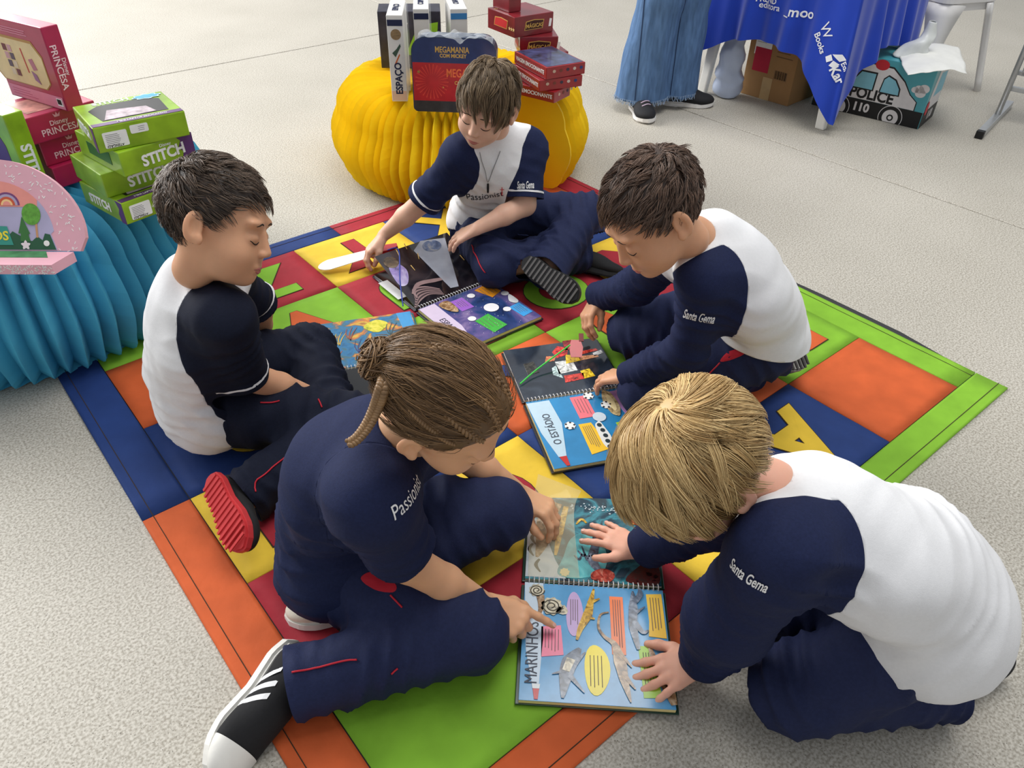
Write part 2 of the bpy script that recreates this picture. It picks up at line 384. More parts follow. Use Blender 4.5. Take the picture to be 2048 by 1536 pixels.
for k, (px, z, ang, w_, d_, h_, lab) in enumerate(lime_boxes):
    root, ff = gbox('toy_box', lab, 'box', corner_m(at(px[0], px[1], z), math.radians(ang), w_, d_), w_, d_, h_, LIME, 'green toy boxes on the turquoise pouf')
    # purple corner with a ragged edge
    fr = ff['front']; lf = ff['left']; tp = ff['top']
    if k in (1, 2):
        decal('purple_corner', [(w_/2-.034, -h_/2), (w_/2, -h_/2), (w_/2, h_/2), (w_/2-.042, h_/2), (w_/2-.030, h_/2-.012), (w_/2-.038, 0), (w_/2-.028, -.01)], fr, PURP, root)
        text('box_lettering', 'STITCH', .034, fr @ Matrix.Translation((.012, -.004, 0)) @ Matrix.Rotation(.05, 4, 'Z'), WHT, root, .035, sx=.92)
        text('small_lettering', 'Disney', .010, fr @ Matrix.Translation((.02, .017, 0)), WHT, root, .01)
    else:
        text('box_lettering', 'STITCH', .03, lf @ Matrix.Translation((-.012, -.003, 0)), WHT, root, .035, sx=.92)
        decal('purple_corner', [(d_/2-.02, -h_/2), (d_/2, -h_/2), (d_/2, h_/2), (d_/2-.027, h_/2), (d_/2-.016, .008), (d_/2-.024, -.006)], lf, PURP, root)
        decal('warning_label', rrect(.05, .034, .003, 3, -w_/2+.04, -.003), fr, WHT, root)
        lines('warning_text', fr, root, GREYP, -w_/2+.02, -w_/2+.052, np.linspace(-.014, .008, 7), .0011)
        decal('importer_label', rrect(.038, .018, .003, 3, -w_/2+.092, .010), fr, WHT, root)
        lines('importer_text', fr, root, GREYP, -w_/2+.09, -w_/2+.106, np.linspace(.006, .014, 3), .001)
        text('warning_word', 'ATENÇÃO!', .007, fr @ Matrix.Translation((-w_/2+.036, -.0165, 0)) @ Matrix.Rotation(math.pi, 4, 'Z'), BLK, root, .02)
        # window let into the lid
        win = [(-w_/2+.03, -d_/2+.03), (w_/2-.025, -d_/2+.03), (w_/2-.02, d_/2-.05), (w_/2-.05, d_/2-.03), (-w_/2+.045, d_/2-.03), (-w_/2+.02, d_/2-.055)]
        decal('window_opening', win, tp, BLK, root)
        decal('toy_insert', [(-w_/2+.035, -d_/2+.033), (w_/2-.05, -d_/2+.033), (w_/2-.06, -.005), (-w_/2+.055, .012)], tp, mat('toy_insert', (176, 160, 168), .5, .45, 60), root, .001)
        decal('purple_band', R2(w_-.004, .018, 0, -d_/2+.011), tp, PURP, root, .0006)
        text('band_lettering', 'MINI LAPTOP EDUCATIVO', .009, tp @ Matrix.Translation((.01, -d_/2+.011, .0006)), WHT, root, .01)
        text('lid_lettering', 'STITCH', .024, tp @ Matrix.Translation((-.02, d_/2-.016, 0)), WHT, root, .03)
        decal('cloud_badge_rim', oval(.03, .016, 40, w_/2-.04, d_/2-.024, .14, 1, 8), tp, flat((200, 232, 235)), root, .0012)
        decal('cloud_badge', oval(.026, .012, 40, w_/2-.04, d_/2-.024, .14, 1, 8), tp, flat((66, 160, 196)), root, .0017)
    if k == 2: decal('dark_flap', [(-.05, -.012), (.055, -.012), (.055, .016), (-.05, .016)], lf, flat((40, 96, 30)), root)
# upright green box behind the pink book
M = corner_m(at(92, 375, .376), math.radians(62), .05, .19)
root, ff = gbox('toy_box', 'green toy box standing upright behind the pink arched book', 'box', corner_m(at(70, 398, .376), math.radians(56), .045, .19), .045, .19, .20, LIME, 'green toy boxes on the turquoise pouf')
text('box_lettering', 'STITCH', .034, ff['front'] @ Matrix.Rotation(-math.pi/2, 4, 'Z') @ Matrix.Translation((.03, 0, 0)), WHT, root, .035)
decal('purple_patch', [(-.06, -.10), (.05, -.10), (.052, .02), (.03, .055), (-.01, .06), (-.06, .05)], ff['left'], PURP, root)
# magenta boxes
def magenta(px, z, ang, w_, d_, h_, lab, letter=True):
    root, ff = gbox('gift_box', lab, 'box', corner_m(at(px[0], px[1], z), math.radians(ang), w_, d_), w_, d_, h_, MAG, 'magenta gift boxes on the turquoise pouf')
    if letter:
        fr = ff['front']
        text('box_lettering', 'PRINCESA', .022, fr @ Matrix.Translation((-.01, -.012, 0)), flat((236, 190, 204)), root, .01)
        text('small_lettering', 'Disney', .016, fr @ Matrix.Translation((-.012, .006, 0)), flat((236, 190, 204)), root, .01)
        decal('crown_mark', [(-.018, .018), (-.006, .018), (-.003, .027), (-.009, .022), (-.012, .029), (-.015, .022), (-.021, .027)], fr, flat((220, 150, 170)), root)
    return root, ff
magenta((118, 378), .376, 54, .17, .10, .052, 'dark magenta gift box at the bottom of the pink stack', False)
magenta((94, 334), .4285, 53, .17, .14, .062, 'magenta gift box in the middle of the pink stack, under its twin')
root, ff = magenta((68, 291), .491, 54, .17, .15, .062, 'magenta gift box on top of the flat pink stack with cards showing in its lid')
decal('picture_cards', R2(.13, .10), ff['top'], mat('picture_cards', (190, 130, 120), .4, .4, 40), root)
root, ff = gbox('gift_box', 'tall magenta gift box standing upright on the pink stack', 'box', corner_m(at(137, 224, .553), math.radians(60), .042, .22), .042, .22, .185, MAG, 'magenta gift boxes on the turquoise pouf')
text('box_lettering', 'PRINCESA', .022, ff['front'] @ Matrix.Rotation(-math.pi/2, 4, 'Z') @ Matrix.Translation((-.005, -.008, 0)), flat((236, 200, 212)), root, .01)
text('small_lettering', 'Disney', .014, ff['front'] @ Matrix.Rotation(-math.pi/2, 4, 'Z') @ Matrix.Translation((-.004, .008, 0)), flat((236, 200, 212)), root, .01)
lf = ff['left']
octo = [(-.12, -.035), (-.105, -.05), (.055, -.05), (.075, -.035), (.075, .022), (.05, .05), (-.105, .05), (-.12, .035)]
decal('gold_frame', [(x*1.04, y*1.08+.002) for x, y in octo], lf, flat((176, 130, 70)), root)
decal('picture_panel', octo, lf, mat('parchment_print', (222, 196, 150), .5, .12, 18), root, .0008)
for i in range(4):
    for j in range(2): decal('sticker', R2(.015, .015, -.062+.019*j+.002*i, .028-.018*i), lf, flat([(110, 40, 50), (200, 150, 160), (90, 70, 90), (210, 190, 170)][(i+j) % 4]), root, .0014)
decal('pen', [(.0, .034), (.004, .034), (.008, -.02), (.004, -.02)], lf, flat((190, 60, 60)), root, .0014)
decal('note_card', [(.02, .012), (.036, .016), (.044, -.008), (.028, -.012)], lf, flat((180, 110, 130)), root, .0014)
decal('note_card', [(.018, -.014), (.034, -.02), (.04, -.042), (.022, -.034)], lf, flat((150, 100, 140)), root, .0018)
decal('info_strip', R2(.21, .028, 0, -.075), lf, flat((214, 130, 156)), root, .0008)
lines('info_text', lf, root, flat((180, 70, 110)), -.09, .03, (-.069, -.075, -.081), .0012, .5, .0014)
decal('barcode_label', R2(.02, .017, .09, -.074), lf, WHT, root, .0012)
for i in range(7): decal('barcode_bar', R2(.0012, .012, .083+.0022*i, -.073), lf, BLK, root, .0018)
lines('back_text', lf, root, flat((226, 150, 176)), -.09, .05, (.066, .071, .076), .0013, .15, .0008, 3)
# pink arched book-box
pk = mat('pink_sprinkle', (226, 172, 186), .5, .03, 30); z0 = .376
Pb0 = at(-95, 548, z0); Pb1 = at(108, 549, z0); ex = (Pb1-Pb0)/np.linalg.norm(Pb1-Pb0)
PX = frame(at(110, 549, z0), ex, z=(0, 0, 1))
bk = thing('arched_book', 'pink arched picture book box with rainbow and forest, open on the turquoise pouf', 'book', PX)
# base tray (front strip) and leaning arched panel
tray = [(-.32, 0), (0, 0), (.012, .03), (.022, .055), (-.32, .055)]
v, f = prism(tray, .0, .022); obj('tray', v, f, pk, bk)
tilt = math.radians(62); Mp = Matrix.Translation((0, .058, .022)) @ Matrix.Rotation(tilt, 4, 'X')
arch = [(.035, 0), (.048, .028)]+[(-.13+.178*math.cos(a), .03+.155*math.sin(a)) for a in np.linspace(.12, math.pi/2, 16)]+[(-.13-.178*math.cos(a), .03+.155*math.sin(a)) for a in np.linspace(math.pi/2, 0, 14)]+[(-.30, 0)]
v, f = prism(arch, -.012, 0, Mp); obj_bm('arched_panel', orient(v, f), pk, bk)
inner = [(-.012, .002), (-.022, .035)]+[(-.13+.128*math.cos(a)*.9, .03+.112*math.sin(a)) for a in np.linspace(.1, math.pi/2, 14)]+[(-.27, .142), (-.27, .002)]
decal('sky_print', inner, Mp, mat('lilac_print', (176, 172, 204), .5, .08, 20), bk)
decal('sunset_print', [(-.045, .09)]+[(-.13+.128*math.cos(a)*.9, .03+.112*math.sin(a)) for a in np.linspace(.72, math.pi/2, 10)]+[(-.27, .142), (-.27, .09)], Mp, flat((232, 150, 140)), bk, .001)
for r_, cl in ((.026, (120, 70, 120)), (.022, (170, 160, 190)), (.017, (200, 90, 60)), (.012, (240, 200, 140)), (.008, (232, 150, 140))):
    decal('rainbow_band', [(-.105+r_*math.cos(a), .093+r_*math.sin(a)) for a in np.linspace(0, math.pi, 16)], Mp, flat(cl), bk, .0015+.0005*(.03-r_)*40)
decal('bush_print', [(-.014, .003), (-.024, .034), (-.034, .036), (-.04, .022), (-.05, .03), (-.062, .02), (-.08, .028), (-.10, .04), (-.12, .02), (-.27, .02), (-.27, .003)], Mp, flat((44, 92, 66)), bk, .0012)
decal('tree_trunk', R2(.004, .035, -.05, .045), Mp, flat((200, 150, 110)), bk, .0014)
decal('tree_crown', oval(.019, .022, 24, -.058, .075), Mp, mat('tree_print', (96, 158, 60), .5, .25, 120), bk, .0018)
decal('fir_print', [(-.085, .02), (-.065, .02), (-.068, .035), (-.064, .035), (-.072, .055), (-.078, .07), (-.082, .055), (-.088, .036), (-.083, .036)], Mp, flat((60, 116, 60)), bk, .0018)
decal('title_plate', [(-.10, .012), (-.11, .05), (-.27, .055), (-.27, .012)], Mp, flat((58, 150, 136)), bk, .002)
text('title_lettering', 'MEUS AMIGUINHOS', .026, Mp @ Matrix.Translation((-.108, .03, .0022)), flat((240, 220, 60)), bk, .02, align='RIGHT')
decal('flower_print', oval(.008, .008, 20, -.075, .012, .3, 0, 5), Mp, flat((240, 225, 230)), bk, .0022)
decal('seal_print', oval(.006, .006, 16, -.032, .016), Mp, WHT, bk, .0022)
lip = [(-.27, .056), (-.035, .056), (-.020, .030), (-.27, .030)]
decal('meadow_print', lip, Matrix.Translation((0, 0, .022)), mat('meadow_print', (70, 128, 84), .5, .3, 50), bk, .0004)
# white sprinkles on the pink card
rs = random.Random(5); P = []
for i in range(420):
    x, y = rs.uniform(-.32, .05), rs.uniform(0, .19); q = math.hypot((x+.13)/.178, (y-.03)/.155); q2 = math.hypot((x+.13)/.118, (y-.03)/.114)
    if q > .97 or (q2 < 1.03) or (y < .03 and x < -.008) or (y < .03 and x > .035): continue
    a = rs.uniform(0, 3.14); c, s = math.cos(a)*.0028, math.sin(a)*.0028
    P.append(prism([(x-c+s*.25, y-s-c*.25), (x+c+s*.25, y+s-c*.25), (x+c-s*.25, y+s+c*.25), (x-c-s*.25, y-s+c*.25)], .0001, .0005, Mp))
for i in range(260):
    x, y = rs.uniform(-.31, .0), rs.uniform(.002, .020); a = rs.uniform(0, 3.14); c, s = math.cos(a)*.0028, math.sin(a)*.0028
    P.append(prism([(x-c+s*.25, y-s-c*.25), (x+c+s*.25, y+s-c*.25), (x+c-s*.25, y+s+c*.25), (x-c-s*.25, y-s+c*.25)], .0001, .0005, frame((0, 0, 0), (1, 0, 0), (0, 0, 1))))
    y += .006; 
v, f = merge(P); tag(obj('sprinkles', v, f, WHT, bk), kind='stuff')
# ---------------- on the yellow pouf
YT = .347
def ebox(px, w_, d_, h_, ang, band, word, lab, z=YT, y=None):
    C = at(px[0], px[1], z) if y is None else aty(px[0], px[1], y)
    C[2] = z
    root, ff = gbox('picture_book_box', lab, 'box', corner_m(C, math.radians(ang), w_, d_), w_, d_, h_, mat('white_gloss_card', (226, 224, 220), .35, .04, 20, coat=.4), 'slim white boxes on the yellow pouf')
    fr = ff['front']; decal('colour_band', R2(w_-.003, .018, 0, h_/2-.022), fr, band, root)
    text('lid_lettering', word, .026, ff['top'] @ Matrix.Rotation(math.pi/2, 4, 'Z') @ Matrix.Translation((.0, 0, 0)), NAVYP, root, .03, sx=.9)
    box('clear_sleeve', (w_+.006, d_*.5, h_*.96), (.003, d_*.2, h_/2), mat('clear_wrap', (235, 240, 245), .08, 0, alpha=.18), root, .002)
    return root, fr
root, fr = ebox((785, 203), .05, .20, .262, 4, NAVYP, 'ESPAÇO', 'slim white space-themed box at the left of the yellow pouf, planet on its spine')
text('spine_lettering', 'ESPAÇO', .03, fr @ Matrix.Translation((.002, -.058, 0)) @ Matrix.Rotation(math.pi/2, 4, 'Z'), NAVYP, root, .03, sx=.9)
decal('planet_print', oval(.016, .016, 24, .001, .075), fr, mat('planet_print', (140, 116, 84), .4, .3, 60, stretch=(1, 1, 6)), root)
decal('satellite_print', [(-.014, .02), (.0, .032), (.012, .048), (.014, .04), (.004, .022), (-.004, .008)], fr, flat((60, 84, 70)), root)
decal('rocket_print', [(-.008, -.012), (-.004, -.014), (.01, .014), (.008, .018)], fr, flat((200, 100, 40)), root)
decal('peach_foot', R2(.047, .03, 0, -.112), fr, flat((226, 190, 166)), root)
ebox((835, 180), .05, .20, .255, 6, NAVYP, 'CORPO', 'slim white box in the middle behind the lunch tin, navy band', YT, 2.66)
ebox((905, 180), .055, .19, .255, 10, flat((60, 130, 190)), 'CASA', 'slim white box with a light blue band behind the lunch tin', YT, 2.67)
# dark box lying behind
root, ff = gbox('puzzle_box', 'dark box with lime corner lying behind the slim white boxes', 'box', corner_m(np.array([-.50, 2.90, YT]), math.radians(6), .22, .12), .22, .12, .19, mat('black_violet_carton', (44, 42, 56), .4, .4, 30))
decal('lime_patch', [(-.02, -.05), (.09, -.05), (.10, .06), (.03, .05)], ff['front'], flat((140, 190, 40)), root)
decal('white_patch', oval(.03, .02, 20, -.04, .05, .2), ff['front'], WHT, root)
# lunch tin
Ct = at(828, 222, YT); tn = thing('lunch_tin', 'lunch-box shaped tin in navy and red with gold lettering, leaning on the pouf', 'tin', corner_m(Ct, math.radians(-2), .262, .07))
def tin_prof(w_, h_, r1, r2, g=0):
    w2 = w_/2-g; P = []
    for cx_, cy_, r_, a0_ in ((w2-r1, h_-g-r1, r1, 0), (-w2+r1, h_-g-r1, r1, 90), (-w2+r2, r2+g, r2, 180), (w2-r2, r2+g, r2, 270)):
        for i in range(9): a = math.radians(a0_+90*i/8); P.append((cx_+r_*math.cos(a), cy_+r_*math.sin(a)))
    return P
Mt = frame((0, -.035, 0), (1, 0, 0), (0, 0, 1)) @ Matrix.Rotation(-.05, 4, 'X')
v, f = prism(tin_prof(.262, .222, .045, .014), -.07, 0, Mt); obj_bm('tin_body', orient(v, f), mat('tin_rim', (70, 84, 110), .25, .05, metal=.6), tn)
TP = tin_prof(.256, .219, .042, .012, .0)
def band(y0, y1):
    out = []
    n_ = len(TP)
    for i in range(n_):
        p, q = TP[i], TP[(i+1) % n_]
        if y0 <= p[1] <= y1: out.append(p)
        for yy in ((y0, y1) if q[1] > p[1] else (y1, y0)):
            if (p[1]-yy)*(q[1]-yy) < 0: t = (yy-p[1])/(q[1]-p[1]); out.append((p[0]+t*(q[0]-p[0]), yy))
    return out
decal('navy_lid_print', band(.148, .3), Mt, mat('navy_tin', (34, 50, 96), .3, .12, 60, coat=.5), tn)
decal('red_front_print', band(.034, .148), Mt, mat('red_tin', (176, 30, 36), .3, .16, 30, coat=.5), tn)
decal('black_foot_print', band(-.1, .034), Mt, mat('charcoal_tin', (50, 48, 48), .3, .2, 50, coat=.5), tn)
GOLD = flat((206, 164, 84), .35)
def sunburst(cx_, cy_, n_, r_, m):
    P = []
    for i in range(n_):
        a = 2*math.pi*i/n_; P.append(prism([(cx_+.018*math.cos(a), cy_+.018*math.sin(a)), (cx_+r_*math.cos(a-.035), cy_+r_*math.sin(a-.035)), (cx_+r_*math.cos(a+.035), cy_+r_*math.sin(a+.035))], .0005, .0008, Mt))
    v, f = merge(P); obj('sunburst_print', v, f, m, tn)
sunburst(-.07, .092, 26, .052, flat((204, 62, 50)))
text('tin_lettering', 'MEGAMANIA', .024, Mt @ Matrix.Translation((-.005, .186, 0)), GOLD, tn, .02, sx=.75)
text('tin_lettering', 'COM MICKEY', .015, Mt @ Matrix.Translation((-.002, .169, 0)), GOLD, tn, .03, sx=.9)
text('tin_lettering', 'MEGAMANIA', .034, Mt @ Matrix.Translation((.045, .118, 0)), flat((230, 110, 60)), tn, .02, sx=.7)
text('tin_lettering', 'COM MICKEY', .015, Mt @ Matrix.Translation((.042, .09, 0)), GOLD, tn, .02, sx=.9)
decal('gold_dot', oval(.004, .004, 12, -.11, .12), Mt, GOLD, tn); decal('gold_dot', oval(.003, .003, 12, -.035, .075), Mt, GOLD, tn)
# crumpled clear film over the tin's top
gx, gy = np.meshgrid(np.linspace(-.11, .12, 34), np.linspace(-.012, .06, 12), indexing='ij')
Pg = np.stack([gx, -.035+gy, .226+.012*snoise(np.stack([gx, gy, 0*gx], -1), 90, 1)-.25*np.maximum(0, -gy)-6*np.maximum(0, np.abs(gx)-.08)**2], -1).reshape(-1, 3)
Fg = [(i*12+j, (i+1)*12+j, (i+1)*12+j+1, i*12+j+1) for i in range(33) for j in range(11)]
obj('clear_film', Pg, Fg, mat('crumpled_film', (235, 240, 245), .05, 0, alpha=.25), tn)
# stacked red book boxes
for k, (px, z, ang, w_, d_, h_, lab) in enumerate([((1108, 207), YT, 56, .10, .20, .036, 'red flat book box at the bottom of the pile on the yellow pouf'),
        ((1078, 184), YT+.037, 26, .16, .20, .036, 'red flat book box in the middle of the pile on the yellow pouf'),
        ((1092, 160), YT+.074, 30, .15, .21, .038, 'red flat book box on top of the pile, dark picture on its lid')]):
    root, ff = gbox('storybook_box', lab, 'box', corner_m(at(px[0], px[1], z), math.radians(ang), w_, d_), w_, d_, h_, mat('red_book_carton', (150, 24, 34), .35, .12, 30, coat=.5), 'red story boxes piled on the yellow pouf')
    text('spine_lettering', 'VIAGEM EMOCIONANTE', .0175, ff['left'] @ Matrix.Translation((.0, 0, 0)), WHT, root, .02, sx=.95)
    for i in range(5): decal('bead_print', oval(.006, .005, 10, -w_/2+.03+i*.026, .004), ff['front'], flat([(200, 170, 150), (120, 60, 50), (60, 50, 70), (210, 190, 180), (40, 60, 120)][i]), root)
    if k == 2: decal('lid_picture', R2(w_-.012, d_-.012), ff['top'], mat('night_picture', (52, 60, 96), .3, .75, 26, coat=.5), root)
DKLAB = flat((196, 36, 40)); CREAM = flat((226, 196, 130))
def magic(C, ang, w_, d_, h_, lab):
    root, ff = gbox('magic_set_box', lab, 'box', corner_m(C, math.radians(ang), w_, d_), w_, d_, h_, DKRED, 'dark red magic set boxes on the yellow pouf')
    for fn, word in (('front', 'MÁGICAS'), ('left', '')):
        q = ff[fn]; decal('name_plate_rim', [(-.042, -.014), (.036, -.014), (.042, .014), (0, .018), (-.036, .014)], q, GOLD, root)
        decal('name_plate', [(-.039, -.012), (.033, -.012), (.039, .012), (0, .0155), (-.033, .012)], q, flat((60, 20, 16)) if word else DKLAB, root, .0008)
        if word: text('plate_lettering', word, .017, q @ Matrix.Translation((0, -.002, .0012)), GOLD, root, .02)
    for i in range(3):
        st = [((.007 if j % 2 == 0 else .003)*math.sin(math.pi*j/5)+.052+.012*i, (.007 if j % 2 == 0 else .003)*math.cos(math.pi*j/5)-.008) for j in range(10)]
        decal('star_print', st, ff['left'], CREAM, root)
    decal('card_print', [(.062, -.012), (.072, -.012), (.076, .012), (.066, .014)], ff['front'], WHT, root)
    return root, ff
Cm = aty(1060, 128, 2.74); Cm[2] = YT
magic(np.array([.062, 2.85, YT]), 20, .12, .13, .075, 'dark red magic set box at the bottom behind the flat red boxes')
magic(np.array([.0, 2.82, YT+.0755]), 8, .135, .14, .062, 'dark red magic set box in the middle, under the large one')
C3 = aty(1029, 82, 2.80); C3[2] = YT+.138
root, ff = magic(C3, 36, .165, .165, .066, 'large dark red magic set box near the top of the stack')
text('lid_lettering', 'CAIXA DE MÁGICAS', .012, ff['top'] @ Matrix.Translation((-.02, .05, 0)), GOLD, root, .02)
C4 = aty(1018, 40, 2.86); C4[2] = YT+.2045
root, ff = magic(C4, 36, .05, .10, .15, 'small dark red box standing on end on top of the magic sets')
decal('hat_print', [(-.016, -.02), (.016, -.02), (.012, -.015), (.012, .012), (-.012, .012), (-.012, -.015)], ff['left'], BLK, root, .0016)
# ================================================================== table with blue cloth
T1, T2 = np.array([.885, 3.80]), np.array([1.325, 3.355]); eu = (T2-T1)/np.linalg.norm(T2-T1); ev = np.array([-eu[1], eu[0]])
TL, TW, TH = np.linalg.norm(T2-T1)+.06, .66, .70
plw = mat('white_plastic', (222, 220, 214), .4, .03, 10)
Mt2 = frame((T1[0]-eu[0]*.03-ev[0]*.03, T1[1]-eu[1]*.03-ev[1]*.03, 0), (eu[0], eu[1], 0), (ev[0], ev[1], 0))
tb = thing('folding_table', 'white plastic table hidden under the blue publisher cloth', 'table', Mt2)
box('table_top', (TL, TW, .03), (TL/2, TW/2, TH-.016), plw, tb, .008)
for x, y in ((.03, .03), (TL-.03, .03), (.03, TW-.03), (TL-.03, TW-.03)):
    bm = box_bm(.042, .03, TH-.03, (0, 0, (TH-.03)/2), .006)
    sx_, sy_ = (1 if x > TL/2 else -1), (1 if y > TW/2 else -1)
    for v_ in bm.verts:
        k_ = v_.co.z/TH; v_.co.x = v_.co.x*(1+.3*k_)+x-sx_*.05*k_; v_.co.y = v_.co.y*(1+.3*k_)+y-sy_*.04*k_
    obj_bm('leg', bm, plw, tb)
BLUE = mat('royal_blue_cloth', (26, 62, 176), .75, .08, 6, sheen=.3, spec=.2)
def skirt():
    per = [(0, 0), (TL, 0), (TL, TW), (0, TW)]; V = []; NS, NV = 240, 26
    Ls = [TL, TW, TL, TW]; tot = sum(Ls); pts = []
    for i in range(NS):
        s = tot*i/NS; e = 0
        while s > Ls[e]: s -= Ls[e]; e += 1
        t = s/Ls[e]; p = np.array(per[e], float)*(1-t)+np.array(per[(e+1) % 4], float)*t
        nrm = np.array([[0, -1], [1, 0], [0, 1], [-1, 0]][e], float)
        # distance to nearest corner along perimeter
        dc = min(s, Ls[e]-s); ci = e if s < Ls[e]/2 else (e+1) % 4
        cn = np.array([[-1, -1], [1, -1], [1, 1], [-1, 1]][ci], float)/math.sqrt(2)
        k = math.exp(-(dc/.09)**2); n = nrm*(1-k)+cn*k; n /= np.linalg.norm(n)
        low = [.17, .045, .16, .2][ci]; mid = [.30, .30, .34, .34][e]
        zb = mid+(low-mid)*math.exp(-(dc/.125)**1.6)
        pts.append((p, n, zb, dc, s, e, k))
    for j in range(NV):
        u = j/(NV-1)
        for i, (p, n, zb, dc, s, e, k) in enumerate(pts):
            z = TH*(1-u)+zb*u+.004
            fold = (.022*math.sin(s*34+e*1.7)+.016*math.sin(s*61+2*e))*u
            out = .008+.05*u*k+fold*(1-.5*k)+.05*u*(1-k)*.4
            q = p+n*max(out, .004*(1-u)+.003); V.append((q[0], q[1], z))
    Fc = [(j*NS+i, j*NS+(i+1) % NS, (j+1)*NS+(i+1) % NS, (j+1)*NS+i) for j in range(NV-1) for i in range(NS)]
    Fc.append(tuple(range(NS))[::-1])
    return np.array(V), Fc
sv, sf = skirt()
cl = thing('tablecloth', 'royal blue tablecloth with white publisher logos draped low at the corners', 'tablecloth', Mt2)
cloth_o = obj('cloth', sv, sf, BLUE, cl, True); 
W3 = np.array(Mt2)
cloth_bvh = BVHTree.FromPolygons([tuple(v) for v in xf(Mt2, sv)], [tuple(f) for f in sf[:-1]])
def wrap(name, Vt, Ft, origin, xd, yd, bvh, m, parent, lift=.0012, inv=None, back=.25):
    """press a flat shape onto a surface along its own normal"""
    xd = Vector(xd).normalized(); yd = Vector(yd); nd = xd.cross(yd).normalized(); yd = nd.cross(xd)
    bm = bmesh.new(); vv = [bm.verts.new((v[0], v[1], 0)) for v in Vt]
    for f in Ft:
        try: bm.faces.new([vv[i] for i in f])
        except ValueError: pass
    bmesh.ops.remove_doubles(bm, verts=bm.verts[:], dist=1e-5)
    bmesh.ops.triangulate(bm, faces=bm.faces[:])
    sz = max(v[1] for v in Vt)-min(v[1] for v in Vt)
    for _ in range(2):
        es = [e for e in bm.edges if e.calc_length() > max(.006, sz*.3)]
        if es: bmesh.ops.subdivide_edges(bm, edges=es, cuts=1); bmesh.ops.triangulate(bm, faces=bm.faces[:])
    o = Vector(origin); miss = []
    for v in bm.verts:
        p = o+xd*v.co.x+yd*v.co.y
        hit = bvh.ray_cast(p+nd*back, -nd, back+max(.06, back*.4))
        if hit[0] is None: miss.append(v); continue
        else: q = hit[0]+nd*lift
        v.co = q if inv is None else inv @ q
    if miss: bmesh.ops.delete(bm, geom=miss, context='VERTS')
    return obj_bm(name, bm, m, parent)
def wtext(name, s, size, origin, xd, yd, bvh, m, parent, off=.02, shear=0, inv=None, sx=1, back=.25, lift=.003):
    V, Fc = text_mesh(s, size, 0, off*size, shear, 'CENTER', 3); V = V*np.array([sx, 1, 1])
    return wrap(name, V, Fc, origin, xd, yd, bvh, m, parent, lift, inv, back)
Mi = Mt2.inverted(); WHC = flat((236, 238, 244)); ud = (eu[0], eu[1], 0); zu = (0, 0, 1)
def on_front(px, py, off=-.03): # point on the hanging front face
    d = ray(px, py); n = np.array([ev[0], ev[1], 0]); o = np.array([T1[0], T1[1], 0])+n*(-.03+off); t = ((o-CAM)@n)/(d@n); return CAM+d*t
wtext('logo_lettering', 'TREND', .03, on_front(1530, 1), ud, zu, cloth_bvh, WHC, cl, .02, inv=Mi)
wtext('logo_lettering', 'editora', .034, on_front(1536, 14), ud, zu, cloth_bvh, WHC, cl, .01, inv=Mi)
wtext('logo_lettering', '_moo', .052, on_front(1596, 26), ud, zu, cloth_bvh, WHC, cl, .02, inv=Mi)
a_ = math.radians(-48)
def rotd(ang): return tuple(np.array(ud)*math.cos(ang)+np.array(zu)*math.sin(ang)), tuple(-np.array(ud)*math.sin(ang)+np.array(zu)*math.cos(ang))
x_, y_ = rotd(math.radians(-55))
wtext('logo_lettering', 'W', .058, on_front(1652, 62), x_, y_, cloth_bvh, WHC, cl, .0, inv=Mi)
wtext('logo_lettering', 'Books', .034, on_front(1640, 86), x_, y_, cloth_bvh, WHC, cl, .02, inv=Mi)
x_, y_ = rotd(math.radians(-50))
wtext('logo_lettering', 'Edi', .03, on_front(1688, 134), x_, y_, cloth_bvh, WHC, cl, .02, inv=Mi)
wtext('logo_lettering', 'Kar', .048, on_front(1674, 150), x_, y_, cloth_bvh, WHC, cl, .03, inv=Mi)
for poly in ([(-.02, 0), (.0, .03), (.028, .034), (.02, .01)], [(-.022, -.004), (.002, -.008), (-.004, -.034), (-.026, -.03)], [(.004, -.006), (.03, .006), (.034, -.016), (.012, -.03)]):
    V, Fc = prism(poly, 0, 0); wrap('logo_leaf', V[len(poly):], [tuple(range(len(poly)))], on_front(1671, 117), x_, y_, cloth_bvh, WHC, cl, .003, Mi)
# ================================================================== cardboard box
root, ff = gbox('cardboard_box', 'brown cardboard box with a red and white label under the blue table', 'box', corner_m(at(1574, 213), math.radians(44), .235, .255), .235, .255, .34, mat('cardboard', (158, 120, 78), .85, .06, 14))
lf = ff['left']
decal('white_label', R2(.085, .10, -.055, .07), lf, WHT, root); decal('red_label', R2(.085, .105, -.05, -.0), lf, flat((178, 28, 58)), root, .0008)
lines('label_text', lf, root, GREYP, -.09, -.03, np.linspace(.075, .11, 5), .002)
decal('barcode_backing', R2(.07, .045, .06, -.05), lf, flat((150, 112, 72)), root)
for i in range(16): decal('barcode_bar', R2(.0018+.0012*((i*7) % 3), .036, .03+.004*i, -.048), lf, BLK, root)
lines('box_text', lf, root, flat((110, 80, 50)), .02, .11, (.05, .065, .08, .03), .004, .3)
decal('tape_strip', R2(.05, .1, .0, -.12), lf, mat('packing_tape', (186, 156, 112), .12, .05), root, .0006)
